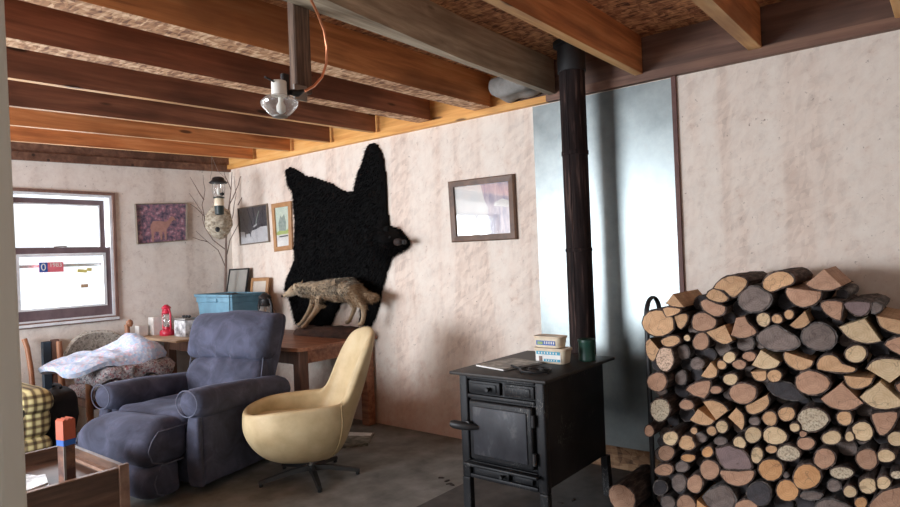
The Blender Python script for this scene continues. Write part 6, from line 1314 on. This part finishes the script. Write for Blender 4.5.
# plaid sofa
sf = thing('plaid_sofa', 'yellow and brown plaid sofa with padded arm behind the wooden chest', 'sofa', (1.15, 4.95, 0))
FO = Vector((1.15, 4.95, 0))
def fob(name, bm, mat, par=None, **k):
    bmesh.ops.translate(bm, verts=bm.verts, vec=-FO); return obj(name, bm, mat, par or sf, **k)
fob('base', puff((.95, 5.05, .21), (1.10, .80, .36), .03, 4), 'plaid')
a = fob('arm', puff((1.46, 5.0, .46), (.20, .80, .20), .07, 6, nz=.006), 'plaid'); fob('arm_roll', puff((1.46, 4.98, .595), (.22, .84, .17), .08, 6, nz=.008), 'plaid', a)
fob('arm_panel', puff((1.46, 5.0, .26), (.19, .82, .22), .05, 6, nz=.006), 'plaid', a)
fob('seat_cushion', puff((1.05, 4.95, .45), (.84, .68, .16), .06, 6), 'plaid'); fob('backrest', puff((1.0, 5.42, .62), (1.2, .20, .56), .08, 6), 'plaid')
bag = thing('black_bag', 'black soft bag standing between plaid sofa and wooden armchair', 'bag', (1.72, 5.0, 0))
obj('bag_body', puff((0, 0, .305), (.21, .26, .60), .09, 8, warp=lambda p: (p.x*(1+.12*math.sin(p.z*9)), p.y, p.z), nz=.02, nsc=7), 'cloth_black', bag)
obj('handle', tube(new(), [(0, -.07, .61), (0, -.05, .625), (0, .05, .625), (0, .07, .61)], .012, 8), 'cloth_black', bag)
tag(obj('folded_board', bx((1.985, 6.055, 0), (2.05, 6.10, .835), .004, 1), 'tote_in', smooth=False), 'narrow dark blue board leaning upright against the window wall', 'board')
tag(obj('folded_board', bx((2.055, 6.06, 0), (2.115, 6.10, .845), .004, 1), 'slab' if 0 else 'brown_trim', smooth=False), 'narrow brown board standing right of the dark blue board at the window wall', 'board')
tag(obj('bentwood_rail', tube(new(), [(1.845, 5.9, 0), (1.86, 5.92, .4), (1.87, 5.98, .62), (1.865, 6.03, .80), (1.85, 6.05, .88)], .020, 10), 'orange_wood'), 'curved brown wooden rail leaning at the window wall beside the door post', 'rail')
# chest without lid
ch = thing('wooden_chest', 'dark brown open wooden chest holding magazines in the lower left foreground', 'chest', (1.02, 3.62, 0))
HO = Vector((1.02, 3.62, 0))
def hob(name, bm, mat, par=None, **k):
    bmesh.ops.translate(bm, verts=bm.verts, vec=-HO); return obj(name, bm, mat, par or ch, **k)
hob('front_panel', bx((.62, 3.245, .01), (1.385, 3.267, .445), .002, 1), 'chest', smooth=False)
hob('side_panel', bx((1.385, 3.25, .01), (1.41, 3.99, .455), .002, 1), 'chest', smooth=False)
hob('side_panel', bx((.62, 3.27, .01), (.645, 3.97, .445), .002, 1), 'chest', smooth=False)
hob('back_panel', bx((.645, 3.965, .01), (1.385, 3.99, .445), .002, 1), 'chest', smooth=False)
hob('corner_post', bx((1.372, 3.232, 0), (1.418, 3.252, .462), .002, 1), 'chest_edge', smooth=False)
hob('top_edge', bx((.62, 3.243, .445), (1.37, 3.27, .450), .001, 1), 'chest_edge', smooth=False)
hob('tray', bx((.645, 3.27, .36), (1.385, 3.965, .375)), 'chest', smooth=False)
hob('inner_ledge', bx((1.36, 3.27, .40), (1.385, 3.965, .415)), 'chest_edge', smooth=False)
lt = hob('latch', bx((1.41, 3.262, .33), (1.424, 3.285, .41), .003, 1), 'dark_metal', smooth=False)
hob('hinge_pin', bx((1.418, 3.266, .345), (1.430, 3.280, .365), .002, 1), 'dark_metal', lt, smooth=False)
for k, (x0, y0, x1, y1, z, rz, mt, lb) in enumerate([(.80, 3.36, 1.08, 3.66, .3155, .1, 'paper_dark', 'dark magazine at the bottom of the heap in the wooden chest'), (.86, 3.45, 1.16, 3.68, .330, -.25, 'paper', 'glossy magazine in the middle of the heap in the wooden chest'),
        (.80, 3.62, 1.14, 3.90, .3155, .3, 'paper', 'glossy magazine lying farthest back in the wooden chest'), (.84, 3.38, 1.10, 3.58, .345, .35, 'paper', 'glossy white magazine on top of the heap in the wooden chest')]):
    tag(obj('magazine', bx((x0, y0, z+.06), (x1, y1, z+.072), .001, 1, Matrix.Rotation(rz, 3, 'Z')), mt, smooth=False), lb, 'magazine', 'magazines in the wooden chest')
ct = thing('tall_carton', 'tall narrow carton with orange-red top and blue band standing in the wooden chest', 'carton', (1.175, 3.33, .3755), math.radians(12)); ct.scale = (1.1, 1.1, .86)
obj('carton_body', bx((-.025, -.024, 0), (.025, .024, .27), .003, 1), 'carton_brown', ct, smooth=False)
obj('blue_band', bx((-.027, -.026, .262), (.027, .026, .295), .002, 1), 'lblue', ct, smooth=False)
bm = new(); prf = [(-.027, .295)]+[(.027, .295)]+[(.027-.009*k, .40+(.010 if k % 2 else 0)) for k in range(7)]
prism(bm, prf, 1, -.026, .026); obj('carton_top', bm, 'carton_red', ct, smooth=False)
obj('side_strip', bx((-.028, -.026, .0), (-.018, -.023, .26)), 'pewter', ct, smooth=False)

# =====================================================================
# CORNER: branch, nest, hanging lantern
# =====================================================================
br = thing('dry_branch', 'bare dry branch standing in the room corner behind the blue tote', 'branch', (3.62, 5.9, TZ))
def bp(px, py, y=5.9): return at(px, py, 1, y)-Vector((3.62, 5.9, TZ))
def twig(pts, r0, r1, nm='twig'):
    P = [bp(*p) for p in pts]; Q = []
    for i in range(len(P)-1):
        for t in (0, .5): q = P[i].lerp(P[i+1], t); Q.append(q+Vector((random.uniform(-1, 1), 0, random.uniform(-1, 1)))*(.008 if t else 0))
    Q.append(P[-1]); n = len(Q); return obj(nm, tube(new(), Q, [r0+(r1-r0)*k/(n-1) for k in range(n)], 6), 'twig', br)
base = at(225, 300, 1, 5.9); b0 = Vector((base.x, 5.9, TZ))-Vector((3.62, 5.9, TZ))
obj('stem', tube(new(), [b0, bp(225, 292), bp(226, 262), bp(226, 240), bp(228, 215), bp(231, 190), bp(232, 172)], [.016, .014, .012, .010, .008, .005, .003], 8), 'twig', br)
for t in [[(225, 266), (218, 250), (208, 242), (196, 231)], [(226, 250), (213, 240), (205, 228), (202, 212), (196, 203), (189, 193)], [(205, 222), (202, 205), (205, 190), (203, 175)],
          [(227, 235), (233, 215), (236, 195), (234, 176)], [(229, 205), (236, 190), (240, 178), (243, 170)], [(226, 258), (230, 240), (238, 225), (243, 205)], [(204, 200), (196, 187), (190, 177)],
          [(205, 217), (196, 208), (190, 204)], [(231, 190), (226, 178), (224, 170)], [(238, 205), (245, 192), (250, 187)], [(208, 242), (200, 240), (192, 237)]]:
    twig(t, .0055, .0018)
ns = thing('wasp_nest', 'grey papery wasp nest hanging in the dry branch in the corner', 'wasp nest', at(219, 241, 1, 5.80))
c = at(219, 222.5, 1, 5.80)-ns.location; bm = new(); bmesh.ops.create_icosphere(bm, subdivisions=5, radius=1)
for v in bm.verts:
    k = v.co.z; w = (1-.28*max(0, -k)**1.5); v.co = Vector((v.co.x*.138*w, v.co.y*.125*w, k*.178)); v.co *= 1+.05*math.sin(v.co.z*120+3*noise.noise(v.co*12))*.35+.08*noise.noise(v.co*14); v.co += c
obj('nest_shell', bm, 'nest', ns)
q = at(217.5, 229.5, 1, 5.672)-ns.location; bm = new(); bmesh.ops.create_icosphere(bm, subdivisions=2, radius=1)
for v in bm.verts: v.co = Vector((v.co.x*.022, v.co.y*.02, v.co.z*.026))*(1+.3*noise.noise(v.co*3))+q
obj('entrance_hole', bm, 'black', ns)
LY = 5.50; lo = at(219.5, 215, 1, LY)
gl = thing('hanging_lantern', 'green and cream gas camping lantern hanging from the ceiling in the corner', 'lantern', lo)
k = 5.98/631*1.10; hgt = (at(219.5, 177, 1, LY)-lo).z
def zz(py): return (at(219.5, py, 1, LY)-lo).z
obj('gas_cylinder', lathe(new(), [(.030, 0), (.042, .008), (.043, zz(206)), (.043, zz(205.5))], (0, 0, 0), 20), 'greenblack', gl)
obj('collar', lathe(new(), [(.044, zz(205.8)), (.045, zz(205)), (.043, zz(199)), (.036, zz(198))], (0, 0, 0), 20), 'ivory', gl)
obj('base_ring', lathe(new(), [(.050, zz(198.3)), (.054, zz(197.6)), (.03, zz(196.5))], (0, 0, 0), 20), 'greenblack', gl)
obj('globe', lathe(new(), [(.034, zz(196.5)), (.052, zz(193)), (.055, zz(188)), (.045, zz(182.5))], (0, 0, 0), 20), 'bulb_glass', gl)
obj('mantle', lathe(new(), [(.012, zz(195)), (.020, zz(191)), (.010, zz(187))], (0, 0, 0), 12), 'mantle', gl)
obj('valve_knob', tube(new(), [(0, -.045, zz(194.6)), (0, -.07, zz(194.6))], .016, 12), 'black', gl)
obj('vent_cap', lathe(new(), [(.080, zz(183.5)), (.086, zz(182.5)), (.060, zz(180.5)), (.052, zz(178)), (.03, zz(177))], (0, 0, 0), 22), 'dark_metal', gl)
for a in range(4): obj('guard_wire', tube(new(), [(.052*math.cos(a*1.57+.5), .052*math.sin(a*1.57+.5), zz(197.5)), (.066*math.cos(a*1.57+.5), .066*math.sin(a*1.57+.5), zz(190)), (.062*math.cos(a*1.57+.5), .062*math.sin(a*1.57+.5), zz(182))], .0025, 6), 'pewter', gl)
tz = zb(lo.x, 5.6)-lo.z
obj('bail_handle', tube(new(), [(-.07, 0, zz(183)), (-.08, 0, zz(178)), (-.03, .05, zz(170)), (0, .10, tz)], .002, 6), 'pewter', gl)
obj('bail_handle', tube(new(), [(.07, 0, zz(183)), (.08, 0, zz(178)), (.03, .05, zz(170)), (0, .10, tz)], .002, 6), 'pewter', gl)

# =====================================================================
# OLD LAMP POST WITH GAS LIGHT
# =====================================================================
PY = 2.112
pa = at(290, 60, 1, PY); pb = at(312, 60, 1, PY); zbt = at(302, 92, 1, PY).z
pl = tag(obj('hanging_post', bx((at(295.5, 60, 1, PY).x, PY, zbt), (pb.x-.002, PY+.045, 2.72), .005, 1), 'brown_post', smooth=False), 'rough brown wooden post hanging from the grey joist, carrying the gas light', 'post')
la = at(300, 90, 1, 2.08)
gs = thing('gas_light', 'old wall gas light with glass globe fixed to the hanging post', 'lamp', la)
def gp(px, py, y=2.03): return at(px, py, 1, y)-la
p0, p1 = gp(292.5, 84, 2.11), gp(309, 101, 2.09); bm = new(); box(bm, (p0.x, p0.y-.012, p1.z), (p1.x, p0.y, p0.z), .002, 1); obj('mounting_plate', bm, 'pewter', gs, smooth=False)
p0, p1 = gp(283.5, 72, 2.0), gp(291.5, 98, 2.0); bm = new(); box(bm, (p0.x, -.075, p1.z), (p1.x, -.055, p0.z), .004, 1); obj('heat_shield', bm, 'dark_metal', gs, smooth=False)
gc = gp(279.5, 100, 2.0)
def gz(py): return (at(279.5, py, 1, 2.0)-la).z
def gr(px): return abs(px)*.0041
gcc = Vector((gc.x, gc.y, 0))
obj('reservoir', lathe(new(), [(gr(7.2), gz(96)), (gr(7.0), gz(83)), (gr(6.6), gz(81.5))], gcc, 24), 'mantle', gs)
obj('globe', lathe(new(), [(gr(8.3), gz(95.5)), (gr(13.5), gz(98)), (gr(17.2), gz(102)), (gr(16.6), gz(106)), (gr(12), gz(112)), (gr(8), gz(115.5)), (gr(5), gz(117.5))], gcc, 28, caps=False), 'bulb_glass', gs)
obj('globe_rim', lathe(new(), [(gr(5.2), gz(117.6)), (gr(7), gz(117)), (gr(7), gz(115.6)), (gr(6.4), gz(115.8))], gcc, 24), 'pewter', gs)
obj('mantle', lathe(new(), [(.006, gz(113.5)), (.017, gz(111)), (.018, gz(106)), (.010, gz(102)), (.010, gz(97))], gcc+Vector((.006, 0, 0)), 14), 'mantle', gs)
obj('valve', tube(new(), [gp(291, 92, 2.0), gp(297, 93.5, 2.0), gp(303, 91, 2.03)], [.012, .014, .007], 10), 'black', gs)
obj('valve_lever', tube(new(), [gp(275, 82, 2.0), gp(270, 79.5, 1.98), gp(265, 77, 1.96)], .004, 8), 'black', gs)
obj('gas_tube', tube(new(), [gp(305, 91, 2.04), gp(314, 86, 2.03), gp(322, 77, 2.02), gp(326.5, 63, 2.0), gp(327, 47, 1.99), gp(324, 30, 1.97), gp(317, 12, 1.95), gp(311, 0, 1.93), gp(305, -12, 1.92)], .0055, 8), 'copper', gs)

# =====================================================================
# FIREWOOD
# =====================================================================
rk = thing('log_rack', 'black iron hoop of the log rack at the left end of the firewood stack', 'rack', (3.5, 1.355, 0))
hp = []
for k in range(17):
    a = math.pi*k/16; hp.append((-.10*math.cos(a), 0, 1.045+.10*math.sin(a)))
obj('hoop', tube(new(), [(-.10, 0, .012)]+[(-.10, 0, .5)]+hp+[(.10, 0, .5), (.10, 0, .012)], .011, 10, flat=(1.3, .8)), 'dark_metal', rk)
obj('foot_bar', tube(new(), [(-.12, 0, .014), (.19, 0, .014)], .012, 8), 'dark_metal', rk)
def build_log(kt, x, cy_, cz, flags, pts, label):
    k, t = kt[0], kt[1]; P = [(pts[i]*1e-4, pts[i+1]*1e-4) for i in range(0, len(pts), 2)]; n = len(P)
    L = random.uniform(.38, .46); L = min(L, 3.835-x)
    seed = random.random()*50; yaw = random.uniform(-.035, .035) if k != 'f' else 0
    def prof(tt, grow=0.0):
        out = []
        for i, (a, b) in enumerate(P):
            r = math.hypot(a, b) or 1e-6; q = 1+.05*noise.noise(Vector((a*20+seed, b*20, tt*3)))*(1 if tt else 0)
            out.append((a*q+a/r*grow+yaw*tt*L, b*q+b/r*grow))
        return out
    bm = new(); rs = []
    for tt in (0, .004, .33, .66, 1):
        s = .985 if tt == 0 else 1; rs.append([bm.verts.new((tt*L-(0 if tt else .0), a*s, b*s)) for a, b in prof(tt)])
    # slightly uneven saw cut
    c = bm.verts.new((.004*random.uniform(-1, 1), 0, 0)); 
    mid = [bm.verts.new((random.uniform(-.002, .002), v.co.y*.5, v.co.z*.5)) for v in rs[0]]
    ring_faces(bm, rs); ring_faces(bm, [mid, rs[0]]); bm.faces.new(rs[-1])
    for i in range(n): bm.faces.new((c, mid[i], mid[(i+1) % n]))
    o = obj('firewood_log', bm, LOGM[t], smooth=True, loc=Vector((x, cy_, cz)))
    tag(o, label, 'log', 'firewood stack')
    # bark: one strip along every run of bark-side points
    fl = [c_ == '1' for c_ in flags]
    if all(fl): runs = [(list(range(n))+[0], True)]
    else:
        s0 = next(i for i in range(n) if fl[i] and not fl[i-1]); r = []; i = s0
        while fl[i % n] and len(r) < n: r.append(i % n); i += 1
        runs = [(r, False)]
    bt = min(.007, .003+math.sqrt(max(1e-6, max(a*a+b*b for a, b in P)))*.05)
    for idx, closed in runs:
        if len(idx) < 2: continue
        idx2 = idx[:-1] if closed else idx; bm = new(); rows = []
        outr = {}
        for tt in (0, .12, .3, .5, .7, .88, 1):
            ring = []
            for j in idx2:
                a, b = P[j]; r = math.hypot(a, b) or 1e-6
                gq = bt*(.8+1.1*abs(noise.noise(Vector((a*60+seed, b*60, tt*7))))*(1.4 if tt else 1)); w = 1+.05*noise.noise(Vector((a*20+seed, b*20, tt*3)))*(1 if tt else 0)
                ring.append(bm.verts.new((tt*L+(.002 if tt == 0 else 0)+random.uniform(0, .004)*(tt == 0), a*w+a/r*gq+yaw*tt*L, b*w+b/r*gq)))
            rows.append(ring)
        ring_faces(bm, rows, closed=closed)
        lip = [bm.verts.new((rows[0][q].co.x, P[j][0]*.98, P[j][1]*.98)) for q, j in enumerate(idx2)]
        ring_faces(bm, [lip, rows[0]], closed=closed)
        tail = [bm.verts.new((L, P[j][0]*.98+yaw*L, P[j][1]*.98)) for j in idx2]; ring_faces(bm, [rows[-1], tail], closed=closed)
        if not closed:
            for e in (0, -1): pass
        obj('bark', bm, 'bark_grey' if t in 'gk' else 'bark', o)
    return o
for lg in LOGS: build_log(*lg)
# the log lying on the floor left of the stack
P0 = at(640, 505, 0, 3.22); pts = []
for k in range(14):
    a = 2*math.pi*k/14; pts += [int(1e4*.073*(1+.05*math.sin(3*a))*math.cos(a)), int(1e4*.073*(1+.05*math.sin(2*a+1))*math.sin(a))]
build_log('er', 3.20, 1.455, .082, '1'*14, pts, 'thick bark-covered log lying on the floor at the left foot of the stack')
